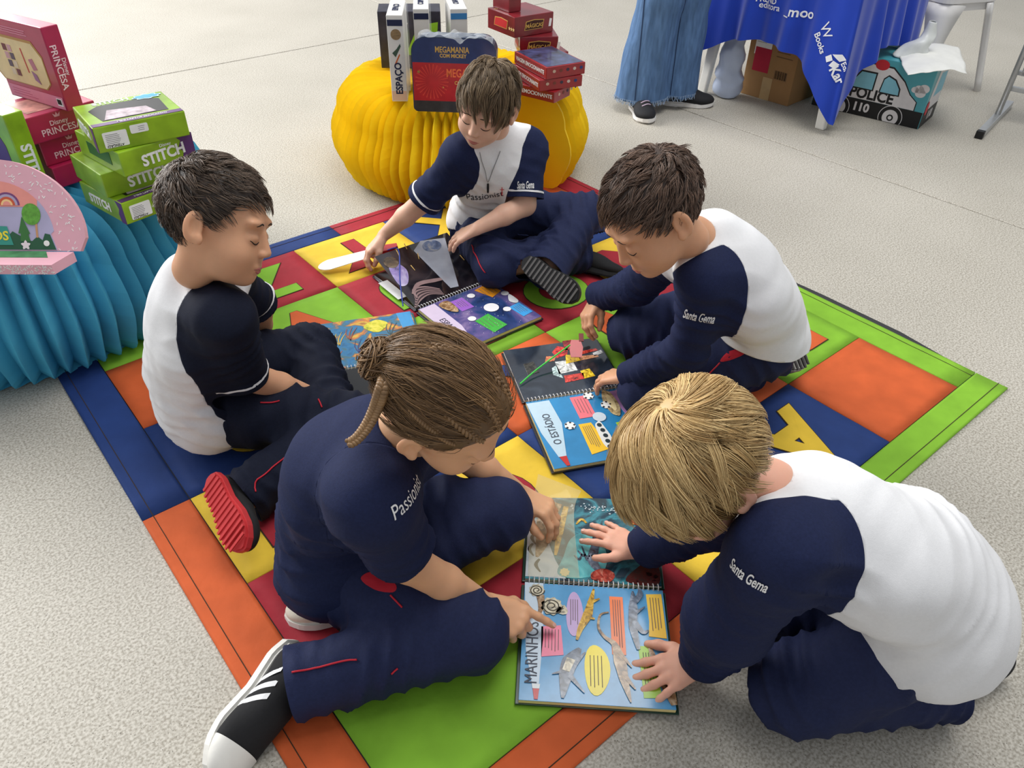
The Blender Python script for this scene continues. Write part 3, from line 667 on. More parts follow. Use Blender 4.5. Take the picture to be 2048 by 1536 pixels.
# ================================================================== pale plastic bag hanging under the table
def crumple(name, label, cat, ctrl, m, seed, amp=.012, nu=30):
    """cloth like lofted surface through rows of control points"""
    rows = [catmull(r, 6) for r in ctrl]; n_ = min(len(r) for r in rows); rows = np.array([r[:n_] for r in rows])
    G = np.array([catmull(rows[:, i], 6) for i in range(n_)])      # n_ x k x 3
    c = G.reshape(-1, 3).mean(0); base = np.array([c[0], c[1], G[..., 2].min()])
    D = np.stack([snoise(G, 38, seed), snoise(G, 41, seed+2), snoise(G, 36, seed+4)], -1)*amp
    G = G+D*np.clip((G[..., 2:]-.01)*14, 0, 1); G[..., 2] = np.maximum(G[..., 2], .004)
    k = G.shape[1]; Fc = [(i*k+j, (i+1)*k+j, (i+1)*k+j+1, i*k+j+1) for i in range(n_-1) for j in range(k-1)]
    o = obj(name, G.reshape(-1, 3)-base, Fc, m, None, True); o.location = base; s = o.modifiers.new('t', 'SOLIDIFY'); s.thickness = .0015
    return tag(o, label, cat)
bagm = mat('pale_plastic_bag', (196, 208, 232), .35, .06, 12, alpha=.93)
def ctr(c, rx, ry, z, n=9, ph=0): return [(c[0]+rx*math.cos(a+ph), c[1]+ry*math.sin(a+ph), z) for a in np.linspace(0, 2*math.pi, n)]
cb = at(1452, 192); crumple('plastic_bag', 'pale blue plastic bag slumped beside the cardboard box under the table', 'bag',
    [ctr(cb, .045, .05, .004), ctr(cb, .07, .055, .03), ctr(cb, .06, .05, .10), ctr(cb+[.0, .02, 0], .055, .045, .2), ctr(cb+[.0, .03, 0], .035, .03, .30), ctr(cb+[-.005, .03, 0], .02, .02, .37)], bagm, 1)
# ================================================================== police car box
pw, pd, ph = .225, .485, .255
root, ff = gbox('toy_car_box', 'turquoise carton printed as a police car beside the blue cloth', 'box', corner_m(at(1835, 259), math.radians(52), pw, pd), pw, pd, ph, mat('teal_carton', (72, 158, 170), .4, .06, 10, coat=.2))
lf = ff['left']; fr = ff['front']; BK = flat((22, 22, 24)); WH = flat((218, 214, 214)); PB = flat((128, 188, 206))
decal('black_sill', R2(pd-.004, .07, 0, -ph/2+.036), lf, BK, root)
body = [(.20, -.055), (.20, -.02), (.165, .005), (.13, .05), (.07, .095), (-.06, .1), (-.12, .05), (-.2, .03), (-.235, -.055)]
decal('car_outline', [(x*1.02, y*1.05+.002) for x, y in body], lf, BK, root, .0005); decal('car_print', body, lf, WH, root, .0009)
decal('window_outline', [(.035, -.012), (.125, -.012), (.122, .02), (.095, .055), (.06, .068), (.042, .05)], lf, BK, root, .0014)
decal('car_window', [(.041, -.007), (.119, -.007), (.116, .018), (.091, .05), (.06, .061), (.046, .046)], lf, PB, root, .002)
decal('window_outline', [(-.11, -.012), (.012, -.012), (.012, .068), (-.06, .068)], lf, BK, root, .0014)
decal('car_window', [(-.10, -.007), (.006, -.007), (.006, .061), (-.056, .061)], lf, PB, root, .002)
text('car_lettering', 'POLICE', .062, lf @ Matrix.Translation((.01, -.030, .001)), BK, root, .035, sx=.95)
text('car_lettering', '110', .05, lf @ Matrix.Translation((-.02, -.09, .0006)), WH, root, .04)
for cx_ in (.115, -.12):
    for r_, mm, l_ in ((.052, WH, .0008), (.049, BK, .0012), (.034, WH, .0016), (.014, BK, .002), (.008, WH, .0024)):
        P = [(cx_+r_*math.cos(a), max(-ph/2+.002, -.105+r_*math.sin(a))) for a in np.linspace(0, 2*math.pi, 28, endpoint=False)]
        decal('wheel_print', P, lf, mm, root, l_)
for cx_, cy_, r_ in ((.195, .035, .018), (.215, .04, .02), (.18, .03, .014), (.205, .02, .02)): decal('cloud_print', oval(r_*1.1, r_*.9, 18, cx_, cy_), lf, WH, root, .0007)
decal('beacon_print', oval(.03, .022, 18, .02, .102), lf, flat((190, 40, 50)), root, .001)
decal('black_sill', R2(pw-.004, .07, 0, -ph/2+.036), fr, BK, root); text('car_lettering', '110', .05, fr @ Matrix.Translation((.01, -.09, .0006)), WH, root, .04)
decal('car_print', [(-.09, -.055), (.1, -.055), (.1, .08), (.04, .12), (-.04, .12), (-.07, .02)], fr, WH, root, .0006)
decal('car_window', [(-.03, -.005), (.1, -.005), (.09, .08), (.0, .09)], fr, PB, root, .0012)
decal('tail_light', oval(.022, .03, 18, -.075, -.045), fr, flat((200, 30, 50)), root, .0016)
# white paper bag thrown over the carton
c0 = at(1850, 118, .262); zt = .262
pts = [[at(1800, 105, zt), at(1830, 95, zt+.01), at(1880, 88, zt+.015), at(1915, 95, zt+.01)],
       [at(1805, 122, zt), at(1835, 115, zt+.012), at(1885, 105, zt+.02), at(1922, 112, zt+.005)],
       [at(1808, 138, zt), at(1840, 132, zt+.008), at(1885, 125, zt+.012), at(1926, 128, zt)],
       [at(1812, 152, zt-.0), at(1845, 148, zt), at(1890, 142, zt), at(1936, 148, zt-.01)]]
crumple('paper_bag', 'crumpled white bag lying on top of the police car carton', 'bag', pts, mat('white_bag', (236, 236, 230), .5, .03), 3, .007)
c1 = at(1822, 110, .264)
crumple('plastic_bag', 'translucent white plastic bag sticking up behind the police car carton', 'bag',
    [ctr(c1, .07, .05, .264), ctr(c1+[.02, 0, 0], .05, .04, .30), ctr(c1+[.05, .01, 0], .028, .03, .35), ctr(c1+[.055, .01, 0], .012, .012, .40)], mat('clear_white_bag', (225, 228, 226), .3, .05, alpha=.85), 4, .01)
# ================================================================== white plastic stool
s0 = at(1895, 195); s1 = at(1943, 162)
sc_ = np.array([2.03, 4.05]); st = thing('plastic_stool', 'white moulded plastic stool behind the police car carton', 'stool', rotz((sc_[0], sc_[1], 0), math.radians(20)))
SH = .44; pl2 = mat('white_plastic_gloss', (226, 224, 222), .3, .03, 10)
v, f = prism(rrect(.33, .33, .06, 6), SH-.035, SH); obj_bm('seat', orient(v, f), pl2, st)
v, f = prism(rrect(.31, .31, .055, 6), SH-.07, SH-.035); obj_bm('seat_apron', orient(v, f), pl2, st)
for sx_ in (-1, 1):
    for sy_ in (-1, 1):
        V = []; nz = 9
        for i in range(nz):
            t = i/(nz-1); z = (SH-.04)*(1-t)+.0*t; half = .06*(1-t)**2.2+.026; e_ = .13+.06*t
            cx_, cy_ = sx_*e_, sy_*e_; a = [(-half, .006), (0, .02), (half, .006), (half*.8, -.012), (0, .0), (-half*.8, -.012)]
            dx = np.array([-sy_, sx_])/math.sqrt(2)*1.; do = np.array([sx_, sy_])/math.sqrt(2)
            for p_, q_ in a: w2 = np.array([cx_, cy_])+dx*p_+do*q_; V.append((w2[0], w2[1], z))
        Fc = [(i*6+j, i*6+(j+1) % 6, (i+1)*6+(j+1) % 6, (i+1)*6+j) for i in range(nz-1) for j in range(6)]+[tuple(range(6)), tuple((nz-1)*6+j for j in range(6))]
        obj_bm('leg', orient(np.array(V), Fc), pl2, st, True)
# ================================================================== metal display easel
alu = mat('brushed_aluminium', (186, 188, 190), .35, .05, metal=.7)
p0 = at(1958, 275); p1 = at(2003, 228); dv = (p1-p0)/np.linalg.norm(p1-p0)
ea = thing('display_easel', 'metal display stand with grey panel and black foot cap at the right edge', 'stand', rotz((p0[0], p0[1], 0), math.atan2(dv[1], dv[0])))
box('foot_bar', (.52, .03, .03), (.26, 0, .016), alu, ea, .003); box('foot_cap', (.03, .032, .032), (-.008, 0, .016), BLK, ea, .003)
post = np.array([[.27, 0, .03], [.31, -.0, .45], [.35, 0, .95]]); tube_obj('post', post, .012, alu, ea, 8)
sd = Matrix.Rotation(-math.pi/2, 4, 'Z')
box('panel', (.02, .6, .5), (.34, -.34, .46), mat('grey_panel', (96, 100, 104), .5, .05), ea, .004)
box('panel_frame', (.024, .64, .018), (.335, -.32, .20), alu, ea, .003); box('panel_frame', (.024, .02, .54), (.335, -.03, .46), alu, ea, .003)
box('lower_rail', (.02, .64, .02), (.3, -.32, .14), alu, ea, .003)
# ================================================================== implicit surfaces
nz_ = lambda v: np.asarray(v, float)/(np.linalg.norm(v)+1e-12)
class Field:
    """signed distance grid built from blended primitives, meshed by surface nets"""
    def __init__(s, h): s.h = h; s.ops = []
    def cap(s, a, b, ra, rb, k=.02, n=None, q=1., sub=False): s.ops.append(('c', np.array(a, float), np.array(b, float), ra, rb, k, n, q, sub)); return s
    def chain(s, pts, rs, k=.02, n=None, q=1.):
        for i in range(len(pts)-1): s.cap(pts[i], pts[i+1], rs[i], rs[i+1], k, n, q)
        return s
    def ell(s, c, r, k=.02, R=None, sub=False): s.ops.append(('e', np.array(c, float), np.array(r, float), np.eye(3) if R is None else np.asarray(R, float), k, sub)); return s
    def mesh(s):
        lo = np.full(3, 1e9); hi = -lo
        for o in s.ops:
            if o[0] == 'c':
                if o[8]: continue
                r = max(o[3], o[4]); lo = np.minimum(lo, np.minimum(o[1], o[2])-r); hi = np.maximum(hi, np.maximum(o[1], o[2])+r)
            else:
                if o[5]: continue
                e = np.abs(o[3])@o[2]; lo = np.minimum(lo, o[1]-e); hi = np.maximum(hi, o[1]+e)
        lo = lo-3*s.h-.004; hi = hi+3*s.h+.004
        N = np.ceil((hi-lo)/s.h).astype(int)+1
        ax = [lo[i]+s.h*np.arange(N[i]) for i in range(3)]
        Fd = np.full(N, .05, np.float32)
        for o in s.ops:
            if o[0] == 'c':
                _, a, b, ra, rb, k, n, q, sub = o; r = max(ra, rb)+k+.05; l_ = np.minimum(a, b)-r; h_ = np.maximum(a, b)+r
            else:
                _, c, rad, R, k, sub = o; e = np.abs(R)@rad+k+.05; l_ = c-e; h_ = c+e
            i0 = np.clip(np.floor((l_-lo)/s.h).astype(int), 0, N); i1 = np.clip(np.ceil((h_-lo)/s.h).astype(int)+1, 0, N)
            if np.any(i1 <= i0): continue
            X = ax[0][i0[0]:i1[0], None, None]; Y = ax[1][None, i0[1]:i1[1], None]; Z = ax[2][None, None, i0[2]:i1[2]]
            if o[0] == 'c':
                px, py, pz = X-a[0], Y-a[1], Z-a[2]; ba = b-a
                if n is not None:
                    m_ = (px*n[0]+py*n[1]+pz*n[2])*(q-1); px, py, pz = px+m_*n[0], py+m_*n[1], pz+m_*n[2]; ba = ba+(ba@n)*(q-1)*n
                L2 = ba@ba+1e-12; t = np.clip((px*ba[0]+py*ba[1]+pz*ba[2])/L2, 0, 1)
                d = np.sqrt((px-ba[0]*t)**2+(py-ba[1]*t)**2+(pz-ba[2]*t)**2)-(ra+(rb-ra)*t)
                if n is not None: d = d/(1+(q-1)*.5)
            else:
                px, py, pz = X-c[0], Y-c[1], Z-c[2]
                u = [(px*R[0, j]+py*R[1, j]+pz*R[2, j])/rad[j] for j in range(3)]
                k0 = np.sqrt(u[0]**2+u[1]**2+u[2]**2); k1 = np.sqrt((u[0]/rad[0])**2+(u[1]/rad[1])**2+(u[2]/rad[2])**2)+1e-9
                d = k0*(k0-1)/k1
            S = Fd[i0[0]:i1[0], i0[1]:i1[1], i0[2]:i1[2]]
            if sub: d = -d; hh = np.maximum(k-np.abs(S-d), 0)/k; S[...] = np.maximum(S, d)+hh*hh*k*.25
            else: hh = np.maximum(k-np.abs(S-d), 0)/k; S[...] = np.minimum(S, d)-hh*hh*k*.25
        return nets(Fd, lo, s.h)
def nets(Fd, lo, h):
    ins = Fd < 0; N = Fd.shape; C = [n-1 for n in N]; acc = {}
    ids, pos, quads = [], [], []
    st = np.array([C[1]*C[2], C[2], 1])
    for a in range(3):
        b, c = (a+1) % 3, (a+2) % 3
        s0 = [slice(None)]*3; s1 = [slice(None)]*3; s0[a] = slice(0, -1); s1[a] = slice(1, None)
        x = ins[tuple(s0)] != ins[tuple(s1)]
        e = np.argwhere(x)
        e = e[(e[:, b] > 0) & (e[:, c] > 0) & (e[:, b] < C[b]) & (e[:, c] < C[c])]
        if not len(e): continue
        f0 = Fd[e[:, 0], e[:, 1], e[:, 2]].astype(float); e1 = e.copy(); e1[:, a] += 1; f1 = Fd[e1[:, 0], e1[:, 1], e1[:, 2]].astype(float)
        p = e.astype(float); p[:, a] += f0/(f0-f1)
        q = []
        for db, dc in ((-1, -1), (0, -1), (0, 0), (-1, 0)):
            k = e.copy(); k[:, b] += db; k[:, c] += dc; q.append(k@st); ids.append(q[-1]); pos.append(p)
        q = np.stack(q, 1); q[f0 > 0] = q[f0 > 0][:, ::-1]; quads.append(q)
    ids = np.concatenate(ids); pos = np.concatenate(pos); quads = np.concatenate(quads)
    u, inv = np.unique(ids, return_inverse=True); inv = inv.ravel()
    cnt = np.bincount(inv); V = np.stack([np.bincount(inv, pos[:, i]) for i in range(3)], 1)/cnt[:, None]
    return lo+V*h, np.searchsorted(u, quads)
def vnormals(V, Q):
    Q = np.asarray(Q); n = np.cross(V[Q[:, 2]]-V[Q[:, 0]], V[Q[:, 3]]-V[Q[:, 1]]) if Q.shape[1] == 4 else np.cross(V[Q[:, 1]]-V[Q[:, 0]], V[Q[:, 2]]-V[Q[:, 0]])
    N = np.zeros_like(V)
    for j in range(Q.shape[1]):
        for i in range(3): N[:, i] += np.bincount(Q[:, j], n[:, i], len(V))
    return N/(np.linalg.norm(N, axis=1)[:, None]+1e-12)
def relax(V, Q, it=2, lam=.5):
    Q = np.asarray(Q); E = np.concatenate([Q[:, [i, (i+1) % 4]] for i in range(4)]); n = len(V)
    deg = np.bincount(E[:, 0], minlength=n)+np.bincount(E[:, 1], minlength=n)
    for _ in range(it):
        S = np.stack([np.bincount(E[:, 0], V[E[:, 1], i], n)+np.bincount(E[:, 1], V[E[:, 0], i], n) for i in range(3)], 1)
        V = V*(1-lam)+lam*S/np.maximum(deg, 1)[:, None]
    return V
def clip(V, Fc, s):
    """keep the part of a mesh where s > 0, cutting faces along s = 0; returns V, F and a function to carry other scalars"""
    V = np.asarray(V); s = np.where(np.abs(s) < 1e-7, 1e-7, s); newV = list(V); out = []; cut = {}
    src = []
    pos = s > 0
    for f in Fc:
        m_ = [pos[i] for i in f]
        if all(m_): out.append(tuple(f)); continue
        if not any(m_): continue
        g = []; n = len(f)
        for i in range(n):
            a, b = f[i], f[(i+1) % n]
            if pos[a]: g.append(a)
            if pos[a] != pos[b]:
                key = (min(a, b), max(a, b))
                if key not in cut:
                    t = s[key[0]]/(s[key[0]]-s[key[1]]); cut[key] = len(newV); newV.append(V[key[0]]*(1-t)+V[key[1]]*t); src.append((key[0], key[1], t))
                g.append(cut[key])
        if len(g) >= 3: out.append(tuple(g))
    newV = np.array(newV)
    used = np.unique(np.concatenate([np.array(f) for f in out])) if out else np.array([], int)
    mp = np.full(len(newV), -1); mp[used] = np.arange(len(used))
    def carry(x):
        x = np.asarray(x); ex = np.array([x[a]*(1-t)+x[b]*t for a, b, t in src]) if src else np.zeros((0,)+x.shape[1:])
        return np.concatenate([x, ex])[used] if len(src) else x[used]
    return newV[used], [tuple(int(mp[i]) for i in f) for f in out], carry
def bvh_of(V, Fc): return BVHTree.FromPolygons([tuple(v) for v in V], [tuple(int(i) for i in f) for f in Fc])
def segdist(V, a, b):
    ba = b-a; t = np.clip((V-a)@ba/(ba@ba), 0, 1); return np.linalg.norm(V-a-t[:, None]*ba, axis=1), (V-a)@ba/np.linalg.norm(ba)
# ================================================================== materials for people
def skin(name, rgb): return mat(name, rgb, .5, .05, 25, bump=.05, bscale=300, spec=.35, sss=.25)
NAVY = mat('navy_jersey', (27, 35, 68), .8, .12, 260, bump=.15, bscale=700, spec=.2)
NAVY2 = mat('navy_tracksuit', (30, 38, 72), .78, .10, 200, bump=.15, bscale=500, spec=.25)
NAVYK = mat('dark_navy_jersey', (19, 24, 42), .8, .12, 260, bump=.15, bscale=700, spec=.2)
WHITE = mat('white_jersey', (228, 228, 230), .85, .02, 200, bump=.12, bscale=700, spec=.2)
REDP = mat('red_piping', (190, 28, 48), .7, .05); WPIPE = mat('white_piping', (232, 232, 234), .7, .02)
EMB = mat('white_embroidery', (236, 236, 238), .7, .02); BEMB = mat('black_print', (26, 26, 34), .7, .02); REMB = mat('red_print', (200, 40, 56), .7, .02)
BROW = mat('dark_brow', (52, 38, 30), .8, .1); LIP = mat('lips', (190, 112, 104), .45, .04, spec=.4, sss=.2); EYEW = mat('eye_white', (230, 228, 224), .2, 0)
# ================================================================== head
def head_field(hh=.0024):
    f = Field(hh)
    f.ell((0, -.012, .02), (.073, .092, .083), .02)
    f.ell((0, .03, -.038), (.057, .058, .066), .03)
    f.ell((0, .040, -.080), (.040, .040, .030), .03)
    f.ell((0, .066, -.097), (.014, .014, .013), .02)
    for s in (-1, 1):
        f.ell((s*.034, .052, -.052), (.024, .026, .024), .025)
        f.ell((s*.028, .076, .010), (.022, .012, .008), .015)                # brow ridge
        f.ell((s*.030, .099, -.016), (.016, .014, .011), .014, sub=True)      # socket
        f.ell((s*.029, .0735, -.018), (.0145, .0135, .0115), .006)            # lid over eyeball
    f.cap((0, .086, -.012), (0, .098, -.042), .0055, .0085, .012)
    for s in (-1, 1): f.ell((s*.0085, .093, -.046), (.0062, .0075, .0058), .006)
    f.ell((0, .083, -.0715), (.019, .0085, .0052), .007); f.ell((0, .081, -.0800), (.0165, .0085, .0058), .005)
    for s in (-1, 1):
        c, a = math.cos(.35), math.sin(.35); R = np.array([[c, -s*a, 0], [s*a, c, 0], [0, 0, 1.]])
        f.ell((s*.080, -.012, -.018), (.0065, .017, .029), .008, R); f.ell((s*.0865, -.007, -.016), (.0075, .0095, .018), .004, R, sub=True)
        f.ell((s*.079, .000, -.038), (.006, .008, .010), .006)
    return f
HEADV, HEADF = head_field().cap((0, -.018, -.055), (0, -.030, -.105), .040, .038, .025).mesh()
HEADV = relax(HEADV, HEADF, 1, .3)
HBVH = bvh_of(HEADV, HEADF)
def face_line(pts, r0, r1, lift=.0004):
    """tube pressed on the face; pts are (x, z) seen from the front"""
    P = []
    for x, z in catmull([(a, b, 0) for a, b in pts], 5)[:, :2]:
        h = HBVH.ray_cast(Vector((x, .3, z)), Vector((0, -1, 0))); P.append(np.array(h[0])+np.array([0, lift, 0]))
    n = len(P); t = np.linspace(0, 1, n); return tube(np.array(P), r0+(r1-r0)*np.abs(2*t-1)**2, 6)
def face_parts(Mh, parent, brow=BROW, lid=-.024):
    for s in (-1, 1):
        v, f = face_line([(s*.013, .007), (s*.026, .010), (s*.039, .005)], .0019, .0009, -.0004); obj('eyebrow', xf(Mh, v), f, brow, parent, True)
        v, f = face_line([(s*.0165, lid), (s*.024, lid-.0036), (s*.033, lid-.0034), (s*.0425, lid+.002)], .0014, .0006, .0003); obj('eyelashes', xf(Mh, v), f, BROW, parent, True)
    v, f = face_line([(-.018, -.0755), (-.008, -.0735), (0, -.0745), (.008, -.0735), (.018, -.0755)], .0034, .0012, -.0014); obj('upper_lip', xf(Mh, v), f, LIP, parent, True)
    v, f = face_line([(-.015, -.0765), (0, -.0815), (.015, -.0765)], .0042, .0012, -.0022); obj('lower_lip', xf(Mh, v), f, LIP, parent, True)
# ================================================================== hand
def hand_field(f, M, ts, curl, spread, thumb, sc=1.):
    """add a hand to field f. M: wrist frame, y to fingers, z back of hand; ts thumb side sign in x"""
    A = np.array(M); T = lambda p: A[:3, :3]@(np.asarray(p, float)*sc)+A[:3, 3]
    zc = A[:3, 2]
    for p0, p1, r0, r1 in (((ts*.010, .004, 0), (ts*.022, .062, 0), .0125, .0100), ((0, .002, 0), (ts*.006, .064, .001), .0130, .0105), ((-ts*.006, .004, 0), (-ts*.010, .062, 0), .0125, .0100), ((-ts*.010, .008, -.001), (-ts*.023, .055, -.002), .0120, .0092)):
        f.cap(T(p0), T(p1), r0*sc, r1*sc, .010, zc, 1.25)
    f.cap(T((ts*.012, .018, -.004)), T((ts*.024, .042, -.006)), .013*sc, .010*sc, .01)
    base = [(ts*.0235, .064, .0), (ts*.0075, .067, .0015), (-ts*.0085, .0645, .0005), (-ts*.0235, .057, -.002)]
    L = [(.026, .018, .014), (.029, .020, .015), (.027, .019, .014), (.021, .014, .012)]; rr = [.0076, .0078, .0074, .0065]
    tips = []
    for i in range(4):
        p = np.array(base[i]); ang = 0.; sp_ = spread[i]
        for j in range(3):
            ang += curl[i][j]; d = np.array([math.sin(sp_)*ts*math.cos(ang), math.cos(sp_)*math.cos(ang), -math.sin(ang)])
            q = p+d*L[i][j]; r0 = rr[i]*(1-.08*j); r1 = rr[i]*(1-.08*(j+1))
            f.cap(T(p), T(q), r0*sc, r1*sc, .004 if j else .006); p = q
        tips.append((T(p), A[:3, :3]@d, A[:3, :3]@np.array([math.sin(sp_)*ts*math.sin(ang), math.cos(sp_)*math.sin(ang), math.cos(ang)]), rr[i]*.8*sc))
    p = np.array((ts*.016, .020, -.006))
    for j, (dv, l, r0, r1) in enumerate(zip(thumb, (.030, .024, .018), (.0115, .0092, .0080), (.0092, .0080, .0066))):
        d = nz_((ts*dv[0], dv[1], dv[2])); q = p+d*l; f.cap(T(p), T(q), r0*sc, r1*sc, .006); p = q
    return tips
POSE = {
 'flat': dict(curl=[(.10, .10, .08)]*4, spread=[.22, .06, -.08, -.26], thumb=[(.75, .65, -.05), (.6, .8, -.05), (.45, .9, -.05)]),
 'relax': dict(curl=[(.30, .40, .3), (.35, .45, .3), (.4, .5, .35), (.45, .5, .35)], spread=[.1, .02, -.05, -.14], thumb=[(.7, .65, -.3), (.45, .85, -.3), (.3, .9, -.3)]),
 'pinch': dict(curl=[(.75, .75, .35), (.85, .8, .45), (.95, .9, .5), (1.05, .95, .55)], spread=[.05, 0, -.04, -.08], thumb=[(.45, .75, -.55), (.1, .8, -.6), (-.1, .8, -.55)]),
 'rest': dict(curl=[(.16, .22, .15), (.18, .25, .15), (.2, .25, .18), (.22, .28, .18)], spread=[.1, .02, -.05, -.14], thumb=[(.7, .65, -.2), (.45, .85, -.2), (.3, .9, -.2)]),
 'pinch2': dict(curl=[(.45, .55, .3), (.5, .6, .35), (.6, .7, .4), (.7, .75, .45)], spread=[.05, 0, -.04, -.08], thumb=[(.45, .8, -.4), (.1, .9, -.45), (-.1, .9, -.4)]),
 'point': dict(curl=[(.12, .12, .10), (.95, 1.2, .7), (1.05, 1.25, .7), (1.1, 1.25, .7)], spread=[.06, 0, -.04, -.08], thumb=[(.6, .7, -.35), (.25, .85, -.45), (.0, .9, -.45)]),
 'hold': dict(curl=[(.65, .6, .3), (.7, .6, .3), (.75, .65, .35), (.8, .65, .35)], spread=[.12, .02, -.06, -.16], thumb=[(.55, .7, -.5), (.2, .85, -.5), (-.05, .9, -.45)]),
}
NAIL = mat('fingernail', (228, 176, 160), .3, .03, spec=.5)
# ================================================================== hair
EC = np.array([0, -.012, .02]); ER_ = np.array([.073, .092, .083])
def hairline(y, kind='boy'):
    return np.interp(y, [-.10, -.06, -.03, -.012, .006, .03, .048, .065, .08], [-.066, -.060, -.046, -.006, -.012, .006, .034, .048, .052])
def hair_mat(name, dark, lightc, rough=.42):
    m = bpy.data.materials.new(name); m.use_nodes = True; nt = m.node_tree; b = nt.nodes['Principled BSDF']
    a = nt.nodes.new('ShaderNodeAttribute'); a.attribute_name = 'tone'; r = nt.nodes.new('ShaderNodeValToRGB')
    r.color_ramp.elements[0].color = lin(dark); r.color_ramp.elements[1].color = lin(lightc)
    nt.links.new(a.outputs['Fac'], r.inputs[0]); nt.links.new(r.outputs[0], b.inputs['Base Color']); b.inputs['Roughness'].default_value = rough; b.inputs['Specular IOR Level'].default_value = .45
    return m
def set_tone(o, tone):
    at_ = o.data.attributes.new('tone', 'FLOAT', 'POINT'); at_.data.foreach_set('value', np.asarray(tone, np.float32))
def strands_mesh(P, r, tone):
    """P: (n, k, 3) strands -> three sided tapered tubes"""
    n, k, _ = P.shape; T = np.gradient(P, axis=1); T /= np.linalg.norm(T, axis=2)[..., None]+1e-12
    ref = nz_((.3, .5, .8)); A = np.cross(T, ref); A /= np.linalg.norm(A, axis=2)[..., None]+1e-9; B = np.cross(T, A)
    tt = np.linspace(0, 1, k); rad = r[:, None]*(1-.75*tt**2.5)[None, :]; V = []
    for j in range(3):
        th = 2*math.pi*j/3; V.append(P+rad[..., None]*(math.cos(th)*A+math.sin(th)*B))
    V = np.stack(V, 2).reshape(-1, 3)       # index ((i*k)+s)*3+j
    base = (np.arange(n)[:, None]*k+np.arange(k-1)[None, :]).ravel()*3; Q = []
    for j in range(3): j2 = (j+1) % 3; Q.append(np.stack([base+j, base+j2, base+3+j2, base+3+j], 1))
    return V, np.concatenate(Q), np.repeat(tone, k*3)
def grow(n, seed, Lr, thick, whorl, comb, grav, swirl=0., lift=.5, kseg=7, clumps=260, clump=.5, mask=None, rad=.0007, wave=.0, Lfun=None, hl_off=0., whorl_n=.22):
    rs = np.random.RandomState(seed); D = rs.normal(size=(n*4, 3)); wd = nz_((whorl-EC)/ER_); xt = rs.uniform(size=n*4) < whorl_n; D[xt] = wd*2.2+D[xt]*.75; D /= np.linalg.norm(D, axis=1)[:, None]
    P0 = EC+D*ER_; ok = P0[:, 2] > hairline(P0[:, 1])+hl_off
    if mask is not None: ok &= mask(P0)
    P0 = P0[ok][:n]; n = len(P0); Nn = (P0-EC)/ER_**2; Nn /= np.linalg.norm(Nn, axis=1)[:, None]
    L = rs.uniform(Lr[0], Lr[1], n)
    if Lfun is not None: L = L*Lfun(P0)
    # clump centres
    ci = rs.choice(n, clumps, replace=False); dd = ((P0[:, None, :]-P0[ci][None])**2).sum(2); cid = dd.argmin(1)
    cj = rs.normal(size=(clumps, 3))*.35; ch = rs.uniform(.35, 1., clumps); cp_ = rs.uniform(0, 6.28, clumps)
    layer = .35*rs.uniform(0, 1, n)+.65*ch[cid]
    P = np.zeros((n, kseg, 3)); P[:, 0] = P0-Nn*.002; p = P0.copy(); d = None
    for s in range(1, kseg):
        u = s/(kseg-1); Nn = (p-EC)/ER_**2; Nn /= np.linalg.norm(Nn, axis=1)[:, None]
        fl = p-whorl; fl -= Nn*(fl*Nn).sum(1)[:, None]; fl /= np.linalg.norm(fl, axis=1)[:, None]+1e-9
        fl = fl+swirl*np.cross(Nn, fl)+comb(p)+cj[cid]
        fl -= Nn*(fl*Nn).sum(1)[:, None]*.9; fl /= np.linalg.norm(fl, axis=1)[:, None]+1e-9
        dn = fl+Nn*lift*(1-u)**1.5+grav*u
        if wave: dn = dn+wave*np.sin(u*7+cp_[cid])[:, None]*np.cross(Nn, fl)
        dn /= np.linalg.norm(dn, axis=1)[:, None]; d = dn if d is None else d*.35+dn*.65
        p = p+d*(L/(kseg-1))[:, None]
        hgt = thick*(.3+.7*min(1, u*1.8))*layer
        q = (p-EC)/(ER_+hgt[:, None]); rr_ = np.linalg.norm(q, axis=1); push = rr_ < 1
        p[push] = EC+(p[push]-EC)/rr_[push][:, None]
        P[:, s] = p
    if clump:
        W = (np.linspace(0, 1, kseg)**1.4)*clump; P = P*(1-W[None, :, None])+(P[ci][cid])*W[None, :, None]+0
    tone = np.clip(.5+.22*rs.normal(size=n)+.28*(ch[cid]-.65)/.3*.6, 0, 1)
    return P, np.full(n, rad)*rs.uniform(.7, 1.25, n), tone
def scalp_cap(thick, hl=-.002, mask=None):
    nu, nv = 72, 44; V = []; 
    for i in range(nu):
        for j in range(nv):
            a = 2*math.pi*i/nu; b = math.pi*j/(nv-1); D = np.array([math.sin(b)*math.cos(a), math.sin(b)*math.sin(a), math.cos(b)]); V.append(D)
    D = np.array(V); P0 = EC+D*ER_; s = P0[:, 2]-hairline(P0[:, 1])-hl
    if mask is not None: s = np.minimum(s, mask(P0))
    P = EC+D*(ER_+np.clip(s*.6, .0006, thick)[:, None])
    Fc = [(i*nv+j, i*nv+j+1, ((i+1) % nu)*nv+j+1, ((i+1) % nu)*nv+j) for i in range(nu) for j in range(nv-1)]
    Vc, Fo, _ = clip(P, Fc, s); return Vc, Fo
